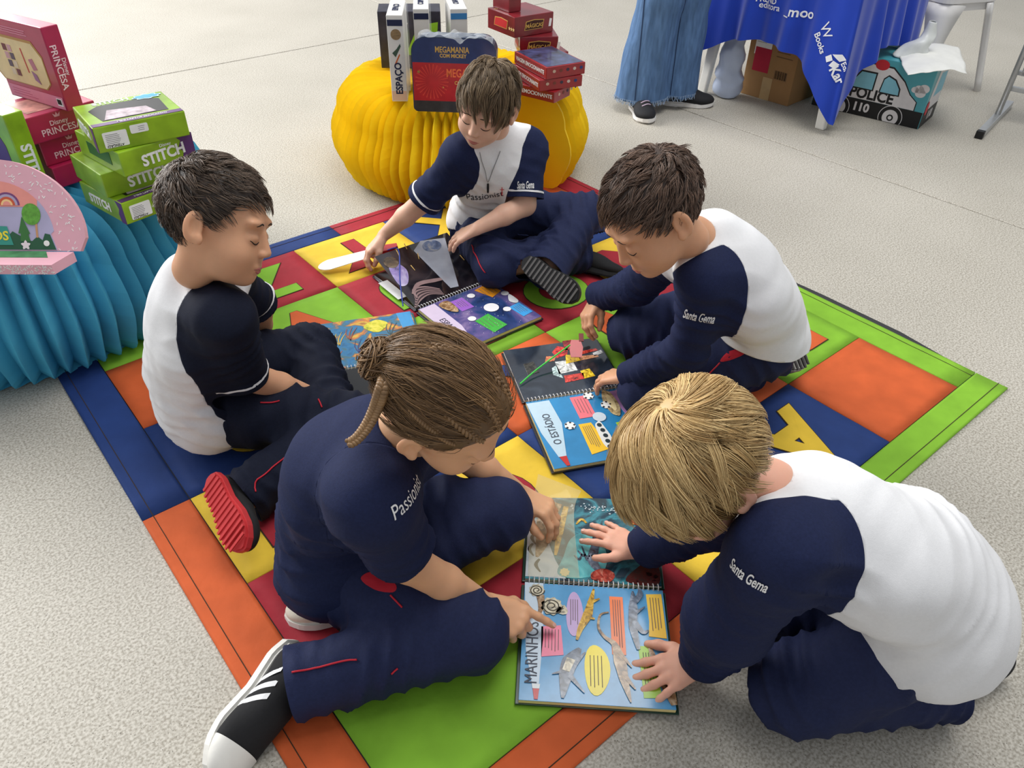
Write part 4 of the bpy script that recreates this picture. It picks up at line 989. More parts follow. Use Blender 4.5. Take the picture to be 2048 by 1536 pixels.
def braid(path, a, n_turn, parent_M=None, k=4.5):
    """three interwoven strands along a path; returns list of (V, F)"""
    C = catmull(path, 14); d = np.r_[0, np.cumsum(np.linalg.norm(np.diff(C, axis=0), axis=1))]; m_ = max(40, int(n_turn*16))
    s = np.linspace(0, d[-1], m_); C = np.stack([np.interp(s, d, C[:, i]) for i in range(3)], 1)
    T = np.gradient(C, axis=0); T /= np.linalg.norm(T, axis=1)[:, None]; N = np.cross(T[0], (.1, .2, .97)); out = []; Ns = []
    for i in range(m_):
        N = N-T[i]*(N@T[i]); N = N/np.linalg.norm(N); Ns.append(N)
    Ns = np.array(Ns); B = np.cross(T, Ns); ta = np.clip(1.15-.45*np.linspace(0, 1, m_), .4, 1)*np.minimum(1, np.linspace(.6, 6, m_))
    for j in range(3):
        ph = 2*math.pi*n_turn*np.linspace(0, 1, m_)+2*math.pi*j/3
        Q = C+(a*ta*np.sin(ph))[:, None]*Ns+(a*.55*ta*np.sin(2*ph))[:, None]*B
        out.append(tube(Q, a*.62*ta, 7))
    return out
# ================================================================== shoes
def shoe_meshes():
    f = Field(.003)
    f.ell((0, -.032, .040), (.029, .030, .034), .02); f.ell((0, .022, .036), (.031, .055, .030), .02); f.ell((.003, .082, .026), (.036, .048, .021), .025)
    f.cap((0, -.018, .05), (0, -.020, .078), .029, .027, .015); f.ell((0, -.018, .092), (.022, .026, .020), .008, sub=True)
    f.ell((0, .03, -.03), (.09, .2, .035), .004, sub=True)
    V, Q = f.mesh(); up = (V, Q)
    out = []
    ys = np.linspace(-.063, .132, 22)
    half = lambda y: np.interp(y, [-.063, -.055, -.03, .02, .07, .10, .122, .132], [.006, .021, .030, .029, .039, .036, .022, .004])
    poly = [(half(y), y) for y in ys]+[(-half(y)*.93, y) for y in ys[::-1]]
    v, fc = prism(poly, 0, .019); v[:, 2] += np.where(v[:, 1] > .08, (v[:, 1]-.08)*.12, 0)
    bm = orient(v, fc); ed = [e for e in bm.edges if abs(e.verts[0].co.z-e.verts[1].co.z) < .008 and len(e.link_faces) == 2 and abs(e.link_faces[0].normal.dot(e.link_faces[1].normal)) < .5]
    bmesh.ops.bevel(bm, geom=ed, offset=.004, segments=2, affect='EDGES')
    me = bpy.data.meshes.new('tmp'); bm.to_mesh(me); bm.free(); sv_ = np.array([x.co[:] for x in me.vertices]); sf_ = [tuple(p.vertices) for p in me.polygons]; bpy.data.meshes.remove(me)
    tr = []
    for y in np.linspace(-.045, .115, 13): w_ = half(y)*.9; tr.append(prism(R2(2*w_, .0055, 0, y), -.0022, .001))
    return up, (sv_, sf_), merge(tr)
SHOE_UP, SHOE_SOLE, SHOE_TREAD = shoe_meshes()
SHOE_BVH = bvh_of(*SHOE_UP)
def make_shoe(parent, base, ankle, toe_dir, up_dir, upper, sole, tread=None, stripes=None, toecap=None, sc=1., laces=None):
    y = nz_(toe_dir); z = np.asarray(up_dir, float); z = nz_(z-y*(z@y)); x = np.cross(y, z)
    R = np.stack([x, y, z], 1); o = np.asarray(ankle)-R@np.array([0, -.01, .06])*sc-base
    T = lambda V: (V*sc)@R.T+o
    s_ = obj('shoe', T(SHOE_UP[0]), SHOE_UP[1], upper, parent, True)
    obj('sole', T(SHOE_SOLE[0]), SHOE_SOLE[1], sole, s_)
    if tread: obj('tread', T(SHOE_TREAD[0]), SHOE_TREAD[1], tread, s_)
    if stripes:
        for sd in (-1, 1):
            for k in range(3):
                P = [];
                for t in np.linspace(0, 1, 8):
                    yy = .012+.018*k-.022*t; zz = .020+.034*t; h_ = SHOE_BVH.ray_cast(Vector((sd*.1, yy, zz)), Vector((-sd, 0, 0)))
                    if h_[0] is not None: P.append((np.array(h_[0])+[sd*.0006, 0, 0]))
                if len(P) > 3:
                    P = np.array(P); V = np.concatenate([P+[0, -.0042, 0], P+[0, .0042, 0]]); n = len(P); obj('stripe', T(V), [(i, i+1, n+i+1, n+i) for i in range(n-1)], stripes, s_)
    if toecap:
        Vc, Fo, _ = clip(SHOE_UP[0]*np.array([1.015, 1.01, 1.02]), [tuple(q) for q in SHOE_UP[1]], SHOE_UP[0][:, 1]-.088); obj('toe_cap', T(Vc), Fo, toecap, s_, True)
    if laces:
        for k in range(4):
            yy = .03+.016*k; P = []
            for xx in np.linspace(-.016, .016, 7):
                h_ = SHOE_BVH.ray_cast(Vector((xx, yy+.004*math.sin(xx*90), .2)), Vector((0, 0, -1)))
                if h_[0] is not None: P.append(np.array(h_[0])+[0, 0, .001])
            v, f = tube(np.array(P), .002, 6); obj('lace', T(v), f, laces, s_, True)
    return s_
# ================================================================== child builder
def folds(V, N, J, amp, seed, spots):
    """cloth folds: broad drape noise plus wrinkles near bent joints; spots = (centre, axis, radius, amplitude, wavelength)"""
    d = amp*(snoise(V, 26, seed)+.5*snoise(V, 55, seed+3))
    for i, (c, ax, r, a, wl) in enumerate(spots):
        g = np.exp(-(((V-c)**2).sum(1))/(r*r)); t = (V-c)@ax
        ph = 2*math.pi*t/wl+4.5*snoise(V, 13, seed+i)+1.5*snoise(V, 31, seed+i+2)
        s_ = 1-2*np.abs(np.sin(ph*.5))**.8                      # narrow creases, broad ridges
        d = d+a*2.6*g*s_*np.clip(.6+.8*snoise(V, 17, seed+i+4), 0, 1.4)
    return V+N*d[:, None]
def child(label, J, S):
    J = {k: np.array(v, float) for k, v in J.items()}; sd = S.get('seed', 1)
    base = np.array([J['P'][0], J['P'][1], 0.]); root = thing('person', label, 'person', rotz(base, 0), None)
    def ko(name, V, Fc, m, parent=None, smooth=True): return obj(name, np.asarray(V)-base, Fc, m, root if parent is None else parent, smooth)
    up = nz_(J['N']-J['P']); rt_ = J['SR']-J['SL']; rt_ = nz_(rt_-up*(rt_@up)); fw = np.cross(up, rt_); R = np.stack([rt_, fw, up], 1); zf = S.get('zfloor', .0075)
    P, C, N_ = J['P'], J['C'], J['N']; bk_ = S.get('back', .022); tw = S.get('torso', 1.)
    Mb = (P+C)/2-fw*bk_
    # ---------------- shirt
    f = Field(.0055); q_ = 1.32
    f.chain([P+up*.02-fw*.012, Mb, C-fw*.008, N_-up*.055-fw*.012], [.118*tw, .110*tw, .112*tw, .074], .04, fw, q_)
    f.ell(P+up*.015-fw*.005, (.125*tw, .105*tw, .095), .04, R)
    f.cap(J['HR']+up*.01, J['HL']+up*.01, .094*tw, .094*tw, .04)
    if S.get('belly'): f.ell(P+up*.10+fw*S['belly'], (.10, .07, .10), .04, R)
    f.chain([J['SR'], N_-up*.026-fw*.006, J['SL']], [.044, .064, .044], .04)
    for s in 'RL': f.cap(C+up*.045-fw*.005, J['S'+s], .078, .044, .04)
    long_ = S['sleeve'] == 'long'; sr_ = S.get('sleeve_r', (.050, .046, .034))
    for s in 'RL':
        f.cap(J['S'+s], J['E'+s], sr_[0], sr_[1], .045)
        if long_: f.cap(J['E'+s], J['W'+s]+nz_(J['W'+s]-J['E'+s])*.006, sr_[1], sr_[2], .02)
        else: f.cap(J['E'+s], J['E'+s]+nz_(J['E'+s]-J['S'+s])*.03, sr_[1]*1.02, sr_[1]*1.04, .01)
    for a_, b_, r_, s_ in S.get('shirt_extra', []): f.cap(np.array(a_), np.array(b_), r_, s_, .03)
    V, Q = f.mesh(); V = relax(V, Q, 2); Nn = vnormals(V, Q)
    sp = []
    for s in 'RL':
        ax = nz_(J['E'+s]-J['S'+s]); sp.append((J['E'+s], ax, .075, .0034, .030)); sp.append((J['S'+s]-up*.05, nz_(ax+up*.3), .07, .0030, .034))
        if long_: sp.append(((J['E'+s]+J['W'+s])/2, nz_(J['W'+s]-J['E'+s]), .07, .0030, .026))
    sp.append((P+up*.06, nz_(up+fw*.3), .13, .0036, .042)); sp += [(np.array(c), nz_(a), r, am, wl) for c, a, r, am, wl in S.get('folds', [])]
    V = folds(V, Nn, J, .0036, sd, sp); V[:, 2] = np.maximum(V[:, 2], zf); Fc = [tuple(x) for x in Q.tolist()]
    # neck opening
    hd = S['head']; hx = nz_(hd['r']); Hc = J['H']; nk0 = N_-up*.03; nk1 = Hc
    neck_top = Hc+(-hd['u'])*.055-hd['f']*.018; ax = nz_(neck_top-nk0)
    dn, tn = segdist(V, nk0-ax*.03, neck_top+ax*.05)
    coll = np.maximum(dn-(.0435+S.get('neck_w', 0)), -(tn-.005))
    # hem
    if 'hem_w' in S: hp_w = np.array(S['hem_w'][0], float); hn_w = nz_(S['hem_w'][1])
    else: hp_w = P+R@np.array(S['hem'][0]); hn_w = nz_(R@np.array(S['hem'][1]))
    hem = (V-hp_w)@hn_w+.004*snoise(V, 30, sd)
    keep = np.minimum(coll, hem)
    # sleeve seam
    seams = []
    for s, sg in (('R', 1), ('L', -1)):
        q1 = N_+rt_*sg*S.get('seam_x', .055)+up*.01; q2 = J['S'+s]-up*S.get('pit', .080)-rt_*sg*.022
        n1 = np.cross(fw, q2-q1); n1 = nz_(n1); n1 = n1 if n1@(rt_*sg) > 0 else -n1
        sp1 = (V-q1)@n1
        da, ta = segdist(V, J['S'+s]*.65+J['E'+s]*.35, J['E'+s]); 
        if long_: da = np.minimum(da, segdist(V, J['E'+s], J['W'+s])[0])
        dt = np.minimum(segdist(V, P, C)[0], segdist(V, C, N_-up*.05)[0])
        other = np.minimum(segdist(V, J['S'+('L' if s == 'R' else 'R')], J['E'+('L' if s == 'R' else 'R')])[0], 9)
        sa = np.minimum(dt-da-.035, .10-da)
        near = S.get('near', .074)-segdist(V, J['S'+s], J['E'+s])[0]
        m1 = np.minimum(sp1, near); kk = .055; hh_ = np.maximum(kk-np.abs(m1-sa), 0)/kk; sv_ = np.maximum(m1, sa)+hh_*hh_*kk*.25
        dU, tU = segdist(V, J['S'+s], J['E'+s]); LU = np.linalg.norm(J['E'+s]-J['S'+s])
        if long_:
            dW, tW = segdist(V, J['E'+s], J['W'+s]); LW = np.linalg.norm(J['W'+s]-J['E'+s]); end = np.where(dW < .06, LW*.985-tW, 1.)
        else: end = np.where(dU < .085, LU*S.get('sleeve_t', {'R': .93, 'L': .93})[s]-tU, 1.)
        seams.append((sv_, end, s))
    both = np.maximum(seams[0][0], seams[1][0])
    sh_body = np.minimum(keep, -both)
    Vb, Fb, _ = clip(V, Fc, sh_body)
    body_m = S['shirt_m']; shirt = ko('shirt', Vb, Fb, body_m); md = shirt.modifiers.new('t', 'SOLIDIFY'); md.thickness = .0016; md.offset = 1
    for sv_, end, s in seams:
        Vs, Fs, ca = clip(V, Fc, np.minimum(np.minimum(coll, sv_), end))
        if not Fs: continue
        o = ko('sleeve', Vs, Fs, S['sleeve_m'], shirt); md = o.modifiers.new('t', 'SOLIDIFY'); md.thickness = .0016; md.offset = 1
        o.location = (0, 0, 0)
        if S.get('piping'):
            e2 = ca(end); Vp, Fp, _ = clip(Vs, Fs, .0135-np.abs(e2-.017)-.0108)
            if Fp:
                nn = Vp-(J['S'+s]+np.outer((Vp-J['S'+s])@nz_(J['E'+s]-J['S'+s]), nz_(J['E'+s]-J['S'+s]))); nn /= np.linalg.norm(nn, axis=1)[:, None]+1e-9
                ko('cuff_piping', Vp+nn*.0026, Fp, WPIPE, o)
    sbvh = bvh_of(V, Fc)
    # ---------------- trousers
    f = Field(.0055); f.ell(P-fw*.005, (.108, .098, .088), .04, R); lr = S.get('leg_r', (.080, .064, .056))
    for s in 'RL':
        f.cap(J['H'+s], J['K'+s], lr[0], lr[1], .035); f.cap(J['K'+s], J['A'+s], lr[1], lr[2], .02)
        f.cap(J['A'+s], J['A'+s]+nz_(J['A'+s]-J['K'+s])*.03, lr[2], lr[2]*1.06, .01)
    for a_, b_, r_, s_ in S.get('leg_extra', []): f.cap(np.array(a_), np.array(b_), r_, s_, .03)
    V, Q = f.mesh(); V = relax(V, Q, 2); Nn = vnormals(V, Q); sp = []
    for s in 'RL':
        ax = nz_(J['K'+s]-J['H'+s]); ax2 = nz_(J['A'+s]-J['K'+s])
        sp += [(J['K'+s], nz_(ax-ax2*.4), .085, .0036, .036), (J['K'+s]*.4+J['A'+s]*.6, nz_(ax2+.3*up), .10, .0036, .044), (J['H'+s], ax, .10, .0046, .040), (J['A'+s], ax2, .07, .0040, .030), (J['H'+s]*.45+J['K'+s]*.55, nz_(ax+.5*up), .09, .0030, .05)]
    V = folds(V, Nn, J, .0042, sd+4, sp); V[:, 2] = np.maximum(V[:, 2], zf); keep = np.full(len(V), 1.)
    for s in 'RL':
        dS, tS = segdist(V, J['K'+s], J['A'+s]); LS = np.linalg.norm(J['A'+s]-J['K'+s])
        dT = segdist(V, J['H'+s], J['K'+s])[0]; o_ = 'L' if s == 'R' else 'R'; dO = np.minimum(segdist(V, J['K'+o_], J['A'+o_])[0], segdist(V, J['H'+o_], J['K'+o_])[0])
        keep = np.minimum(keep, np.where((dS < dT) & (tS > LS*.7) & (dS < dO+.01), LS*S.get('cuff_t', {}).get(s, .99)-tS, 1.))
    Vt, Ft, _ = clip(V, [tuple(x) for x in Q.tolist()], keep); tr = ko('trousers', Vt, Ft, S['trouser_m']); md = tr.modifiers.new('t', 'SOLIDIFY'); md.thickness = .0016; md.offset = 1
    tbvh = bvh_of(V, Q.tolist())
    for pts in S.get('piping_lines', []):
        W = []
        for px, py, zz in pts:
            d_ = Vector(ray(px, py)).normalized(); h_ = tbvh.ray_cast(Vector(CAM), d_)
            if h_[0] is not None: W.append(np.array(h_[0])+np.array(h_[1])*.0015)
        if len(W) > 1:
            W = catmull(np.array(W), 6); W2 = []
            for w_ in W:
                h_ = tbvh.find_nearest(Vector(w_)); W2.append(np.array(h_[0])+np.array(h_[1])*.0032)
            v, ff_ = tube(np.array(W2), .0016, 6); ko('side_piping', v, ff_, REDP, tr)
    for pts in S.get('pockets', []):
        W = []
        for px, py in catmull([(a, b, 0) for a, b in pts], 4, True)[:, :2]:
            h_ = tbvh.ray_cast(Vector(CAM), Vector(ray(px, py)).normalized())
            if h_[0] is not None: W.append(np.array(h_[0])+np.array(h_[1])*.0025)
        if len(W) > 4:
            W = np.array(W); c = W.mean(0); h_ = tbvh.find_nearest(Vector(c)); c = np.array(h_[0])+np.array(h_[1])*.003; n = len(W)
            mid = (W+c)/2; mid = np.array([np.array(tbvh.find_nearest(Vector(m_))[0])+np.array(tbvh.find_nearest(Vector(m_))[1])*.003 for m_ in mid])
            ko('pocket_insert', np.concatenate([W, mid, [c]]), [(i, (i+1) % n, n+(i+1) % n, n+i) for i in range(n)]+[(n+i, n+(i+1) % n, 2*n) for i in range(n)], REDP, tr)
    # ---------------- body: head and neck, arms, hands and the trunk under the clothes, in one mesh
    parts = []
    hs = hd.get('s', .97); Rh = np.stack([hd['r'], hd['f'], hd['u']], 1); Mh = Matrix([[*(Rh[i]*hs), Hc[i]] for i in range(3)]+[[0, 0, 0, 1]])
    hf_V = xf(Mh, HEADV); parts.append((hf_V, HEADF))
    f = Field(.004); f.chain([neck_top+ax*.03, (neck_top+nk0)/2, nk0], [.038, .038, .042], .03)
    f.chain([J['SR']*.6+nk0*.4-up*.03, nk0-up*.025, J['SL']*.6+nk0*.4-up*.03], [.026, .040, .026], .03); parts.append(f.mesh())
    f = Field(.009); f.chain([P, Mb, C], [.09, .085, .09], .03, fw, q_); f.chain([J['SR'], N_-up*.05, J['SL']], [.034, .05, .034], .03)
    for s in 'RL': f.cap(J['S'+s], J['E'+s], .034, .03, .02); f.cap(J['H'+s], J['K'+s], .062, .045, .02); f.cap(J['K'+s], J['A'+s], .045, .03, .02)
    Vx, Qx = f.mesh(); Vx[:, 2] = np.maximum(Vx[:, 2], .012); parts.append((Vx, Qx))
    tips = []
    for s, ts in (('R', -1), ('L', 1)):
        hh = S['hand_'+s]; y = nz_(np.array(hh['to'])-J['W'+s]); z = np.array(hh['n'], float); z = nz_(z-y*(z@y)); x = np.cross(y, z)
        Mw = Matrix([[x[i], y[i], z[i], J['W'+s][i]] for i in range(3)]+[[0, 0, 0, 1]])
        f = Field(.0022); po = POSE[hh['pose']]; fa = nz_(J['W'+s]-J['E'+s])
        a0 = J['E'+s] if not long_ else J['W'+s]-fa*.05
        f.cap(a0, J['E'+s]*.55+J['W'+s]*.45 if not long_ else J['W'+s]-fa*.03, .031, .029 if not long_ else .024, .01)
        f.cap(J['E'+s]*.55+J['W'+s]*.45 if not long_ else J['W'+s]-fa*.03, J['W'+s], .029 if not long_ else .024, .0185, .01)
        if not long_:
            ua = nz_(J['S'+s]-J['E'+s]); f.cap(J['E'+s], J['E'+s]+ua*.06, .031, .034, .01)
        tips += hand_field(f, Mw, ts, po['curl'], po['spread'], po['thumb'], hh.get('sc', 1.))
        Vh, Qh = f.mesh(); parts.append((relax(Vh, Qh, 1, .3), Qh))
    Vb_, Fb_ = merge(parts); body = ko('body', Vb_, Fb_, S['skin_m'])
    for tp, d_, n_, r_ in tips:
        e_ = oval(r_*.62, r_*.85, 10); xx = np.cross(d_, n_); c_ = tp-d_*.0005+n_*(r_*.93)
        Vn = np.array([c_+xx*a_+d_*b_-n_*(.10*abs(a_)+.25*max(b_, 0)) for a_, b_ in e_]+[c_+n_*.0004]); ko('fingernail', Vn, [(i, (i+1) % 10, 10) for i in range(10)], NAIL, body)
    face_parts(Matrix.Translation(Vector(-base)) @ Mh, body, S.get('brow', BROW))
    # ---------------- feet
    for s in 'RL':
        ft = S.get('foot_'+s)
        if ft: make_shoe(root, base, J['A'+s], ft['dir'], ft['up'], **{k: v for k, v in ft.items() if k not in ('dir', 'up')})
    return root, base, Mh, sbvh, tbvh, shirt, tr, ko
CB = lambda r, d, z: nz_(r*RT-d*UP+z*FW)      # direction from image right / image down / depth
def head_axes(f_, r_, s=.97):
    f_ = CB(*f_); r_ = CB(*r_); r_ = nz_(r_-f_*(r_@f_)); return dict(f=f_, r=r_, u=np.cross(r_, f_), s=s)
def add_hair(ko, base, Mh, name_m, styles, cap_th, cap_tone=.12, cap_mask=None):
    Vc, Fo = scalp_cap(cap_th, mask=cap_mask); h = ko('hair', xf(Mh, Vc), Fo, name_m); set_tone(h, np.full(len(Vc), cap_tone))
    Vs, Fs, Ts, o = [], [], [], 0
    for st_ in styles:
        P, r, t = grow(**st_); V, Q, T = strands_mesh(P, r, t); Vs.append(V); Fs.append(Q+o); Ts.append(T); o += len(V)
    V = np.concatenate(Vs); Q = np.concatenate(Fs)
    me = bpy.data.meshes.new('hair_strands'); me.vertices.add(len(V)); me.vertices.foreach_set('co', (xf(Mh, V)-base).ravel())
    me.loops.add(len(Q)*4); me.loops.foreach_set('vertex_index', Q.ravel().astype(np.int32)); me.polygons.add(len(Q))
    me.polygons.foreach_set('loop_start', (np.arange(len(Q))*4).astype(np.int32)); me.polygons.foreach_set('loop_total', np.full(len(Q), 4, np.int32)); me.update(calc_edges=True)
    me.materials.append(name_m); s = bpy.data.objects.new('hair_strands', me); COL.objects.link(s); s.parent = h; s['kind'] = 'stuff'; set_tone(s, np.concatenate(Ts))
    return h
def local_down(Mh): return nz_(np.array(Mh)[:3, :3].T@np.array([0, 0, -1.]))
def hips(J, w=.07):
    r = np.array(J['SR'], float)-np.array(J['SL'], float); r[2] *= .2; r = nz_(r); P = np.array(J['P'], float)
    J['HR'] = P+r*w; J['HL'] = P-r*w; return J
SK1 = skin('skin_warm', (216, 163, 128)); SK2 = skin('skin_fair', (226, 180, 156)); SK3 = skin('skin_tan', (210, 157, 122)); SK4 = skin('skin_rosy', (228, 172, 148)); SK5 = skin('skin_honey', (220, 168, 130))
HM_A = hair_mat('hair_dark_brown', (34, 26, 22), (116, 96, 80)); HM_D = hair_mat('hair_brown_black', (38, 27, 22), (124, 98, 82)); HM_C = hair_mat('hair_light_brown', (58, 44, 32), (158, 134, 104)); HM_E = hair_mat('hair_blond', (150, 112, 62), (240, 210, 152)); HM_B = hair_mat('hair_honey_brown', (62, 44, 30), (160, 124, 84))
BRW_L = mat('light_brow', (150, 116, 78), .8, .1)
RUB = flat((30, 30, 32)); SOLEW = mat('white_rubber', (226, 224, 218), .6, .04, 40); SOLER = mat('red_rubber', (196, 52, 56), .55, .06, 30); BLKS = mat('black_suede', (24, 24, 27), .85, .1, 200)
GREYS = mat('grey_mesh_shoe', (62, 58, 58), .8, .2, 200); SOLEG = mat('grey_rubber', (150, 148, 142), .6, .06, 40); CREAMS = mat('cream_canvas', (214, 208, 192), .8, .04, 100)
# ------------------------------------------------------------------ boy on the left
JA_ = hips(dict(P=(-.672, 1.325, .105), C=(-.625, 1.262, .300), N=(-.600, 1.275, .425), H=(-.532, 1.257, .566), SR=(-.535, 1.178, .400), SL=(-.600, 1.378, .385), ER=(-.545, 1.238, .221), WR=(-.441, 1.340, .082),
    EL=(-.590, 1.500, .215), WL=(-.640, 1.580, .060), KR=(-.350, 1.245, .095), AR=(-.532, 1.050, .058), KL=(-.505, 1.515, .085), AL=(-.400, 1.300, .065)))
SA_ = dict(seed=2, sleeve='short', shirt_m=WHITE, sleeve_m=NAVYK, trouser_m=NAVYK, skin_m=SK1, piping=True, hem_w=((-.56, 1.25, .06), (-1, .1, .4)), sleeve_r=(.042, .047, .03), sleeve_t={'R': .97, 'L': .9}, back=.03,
    head=head_axes((.95, .24, .05), (-.05, .22, -.97), .97), hand_R=dict(to=at(700, 790, .04), n=(0, -.2, 1), pose='relax'), hand_L=dict(to=at(506, 650, .035), n=(-.1, .1, 1), pose='relax'),
    foot_R=dict(dir=at(528, 1088, .045)-np.array((-.532, 1.050, .058)), up=(.45, .6, -.6), upper=BLKS, sole=SOLER, tread=SOLER), foot_L=dict(dir=(.6, -.3, -.2), up=(.2, .6, .5), upper=BLKS, sole=SOLER),
    piping_lines=[[(520, 806, 0), (545, 806, 0), (560, 803, 0)], [(510, 985, 0), (512, 965, 0), (535, 945, 0), (565, 920, 0), (592, 902, 0)], [(636, 800, 0), (645, 816, 0)]],
    folds=[((-.62, 1.27, .16), (.2, 0, 1), .12, .004, .035)])
A_ = child('boy with short dark hair seated left, white shirt with navy sleeves, red-soled shoe', JA_, SA_)
root, base, Mh, sb, tbv, shirt, tr, ko = A_
g = local_down(Mh)
add_hair(ko, base, Mh, HM_A, [dict(n=5200, seed=1, Lr=(.020, .032), thick=.016, whorl=np.array([.01, -.062, .080]), comb=lambda p: np.array([0, .25, 0]), grav=g*.15, swirl=.35, lift=.75, kseg=5, clumps=420, clump=.30, rad=.00075,
    Lfun=lambda p: np.clip(.45+(p[:, 2]+.06)/.10*.75, .35, 1.25))], .004)
# ------------------------------------------------------------------ girl
JB_ = hips(dict(P=(-.285, .900, .110), C=(-.250, .845, .320), N=(-.172, .838, .432), H=atd(895, 811, 1.02), SR=(-.190, .722, .420), SL=(-.120, .930, .365), ER=(-.156, .764, .232), WR=(-.034, .793, .086),
    EL=(-.110, 1.055, .205), WL=(.021, 1.054, .085), KR=(-.060, .738, .088), AR=(-.327, .658, .062), KL=(-.025, .990, .100), AL=(-.262, .850, .055)))
SB_ = dict(seed=5, sleeve='short', shirt_m=NAVY, sleeve_m=NAVY, trouser_m=NAVY2, skin_m=SK5, hem=((0, .02, -.04), (0, -.5, .86)), sleeve_r=(.052, .054, .03), sleeve_t={'R': .80, 'L': .8}, back=.030, torso=.92, cuff_t={'R': 1.04},
    head=head_axes((.78, .58, .15), (-.52, .60, -.60), .92), hand_R=dict(to=at(1086, 1268, .05), n=(.1, -.25, 1), pose='point'), hand_L=dict(to=at(1100, 1020, .075), n=(-.3, .35, .9), pose='hold'),
    foot_R=dict(dir=at(500, 1520, .045)-np.array((-.327, .658, .062)), up=(.85, -.10, .45), upper=BLKS, sole=SOLEW, stripes=WPIPE, toecap=SOLEW, laces=None, sc=1.2), foot_L=dict(dir=at(620, 1185, .05)-np.array((-.262, .850, .055)), up=(.2, .3, .9), upper=CREAMS, sole=SOLEW),
    piping_lines=[[(585, 1345, 0), (640, 1335, 0), (690, 1322, 0), (715, 1320, 0)], [(780, 1190, 0), (795, 1205, 0), (805, 1215, 0)], [(780, 1347, 0), (795, 1335, 0)]], pockets=[[(722, 1158), (740, 1145), (770, 1152), (792, 1172), (785, 1185), (750, 1180)]],
    folds=[((-.28, .80, .22), (.3, 0, 1), .12, .003, .045)])
B_ = child('girl with braided hair in a navy shirt, pointing at the big sea book', JB_, SB_)
root, base, Mh, sb, tbv, shirt, tr, ko = B_
g = local_down(Mh); bun = np.array([.022, -.098, .012])
h = add_hair(ko, base, Mh, HM_B, [dict(n=5200, seed=3, Lr=(.09, .15), thick=.007, whorl=np.array([0, .16, .03]), comb=lambda p: 1.6*(bun-p)/np.linalg.norm(bun-p, axis=1)[:, None], grav=g*0, lift=.1, kseg=8, clumps=150, clump=.35, rad=.0008),
    dict(n=420, seed=13, Lr=(.03, .06), thick=.012, whorl=np.array([0, .16, .03]), comb=lambda p: 1.2*(bun-p)/np.linalg.norm(bun-p, axis=1)[:, None], grav=g*.1, lift=1.1, kseg=8, clumps=200, clump=.1, rad=.0005, wave=.9)], .006, .25)
rows = [[(.045, .066, .050), (.058, .035, .066), (.060, -.01, .080), (.040, -.06, .082), bun], [(.064, .030, .040), (.072, -.005, .048), (.068, -.05, .052), (.035, -.085, .055)], [(.070, .004, .014), (.077, -.03, .014), (.068, -.068, .018), (.035, -.093, .030)], [(-.02, .078, .060), (-.018, .035, .098), (-.01, -.03, .105), (0, -.075, .085), bun], [(.02, .078, .060), (.024, .03, .099), (.02, -.03, .104), (.005, -.075, .085), bun]]
for i, rw in enumerate(rows):
    P = []
    for p in rw: p = np.array(p); q = (p-EC)/(ER_+.006); P.append(EC+(p-EC)/np.linalg.norm(q))
    v, f_ = merge(braid(P, .0042, 11)); o = ko('scalp_braid', xf(Mh, v), f_, HM_B, h); set_tone(o, np.clip(.55+.2*snoise(v, 150, i), 0, 1))
P, r_, t_ = [], [], []
rs = np.random.RandomState(9); bw = bun+np.array([-.004, -.016, .008])
for i in range(420):
    a0 = rs.uniform(0, 6.28); R_ = rs.uniform(.012, .032); nrm = nz_(rs.normal(size=3)+np.array([0, -2, .6])); x1 = nz_(np.cross(nrm, (0.2, .1, 1))); x2 = np.cross(nrm, x1)
    tt = np.linspace(a0, a0+rs.uniform(2, 5), 9); P.append(bw+np.outer(np.cos(tt)*R_, x1)+np.outer(np.sin(tt)*R_, x2)+nrm*rs.uniform(-.010, .020))
V, Q, T = strands_mesh(np.array(P), np.full(420, .0016), rs.uniform(.1, .9, 420)); o = ko('hair_bun', xf(Mh, V), Q, HM_B, h); set_tone(o, T)
bp = [xf(Mh, bun[None])[0]]+[atd(px, py, t) for px, py, t in ((768, 770, .945), (752, 815, .955), (735, 850, .955), (715, 876, .950), (697, 888, .945))]
v, f_ = merge(braid(bp, .0064, 11)); o = ko('hair_braid', v, f_, HM_B, h); set_tone(o, np.clip(.6+.25*snoise(v, 110, 3), 0, 1))
# ------------------------------------------------------------------ boy in front of the yellow pouf
JC_ = hips(dict(P=(-.065, 2.200, .105), C=(-.068, 2.125, .275), N=(-.060, 2.105, .395), H=(-.081, 2.040, .521), SR=(-.146, 2.050, .368), SL=(.028, 2.130, .362), ER=at(846, 403, .215), WR=at(768, 470, .105),
    EL=at(1050, 410, .225), WL=at(956, 456, .195), KR=at(992, 528, .085), AR=at(1165, 502, .06), KL=at(1168, 428, .15), AL=(.080, 1.905, .085)))
SC_ = dict(seed=8, sleeve='short', shirt_m=WHITE, sleeve_m=NAVY, trouser_m=NAVY2, skin_m=SK2, piping=True, hem_w=((-.06, 2.1, .158), (-.35, 0, 1)), sleeve_r=(.046, .052, .03), sleeve_t={'R': .95, 'L': .88}, near=.058, seam_x=.062, back=.02, torso=.86,
    head=head_axes((-.35, .74, -.52), (-.86, -.35, .08), .93), hand_R=dict(to=at(738, 500, .065), n=(-.35, .1, .9), pose='pinch2'), hand_L=dict(to=at(893, 484, .13), n=(0, -.2, .97), pose='rest'), leg_r=(.080, .064, .062),
    foot_L=dict(dir=at(1143, 590, .055)-np.array((.080, 1.905, .085)), up=(-.15, .85, -.35), upper=GREYS, sole=RUB, tread=mat('grey_tread', (92, 90, 90), .7, .1)), foot_R=dict(dir=(.9, -.2, -.1), up=(0, .5, .8), upper=BLKS, sole=RUB),
    piping_lines=[[(945, 490, 0), (955, 515, 0), (972, 545, 0)]])
C_ = child('boy with light brown fringe sitting cross-legged before the yellow pouf', JC_, SC_)
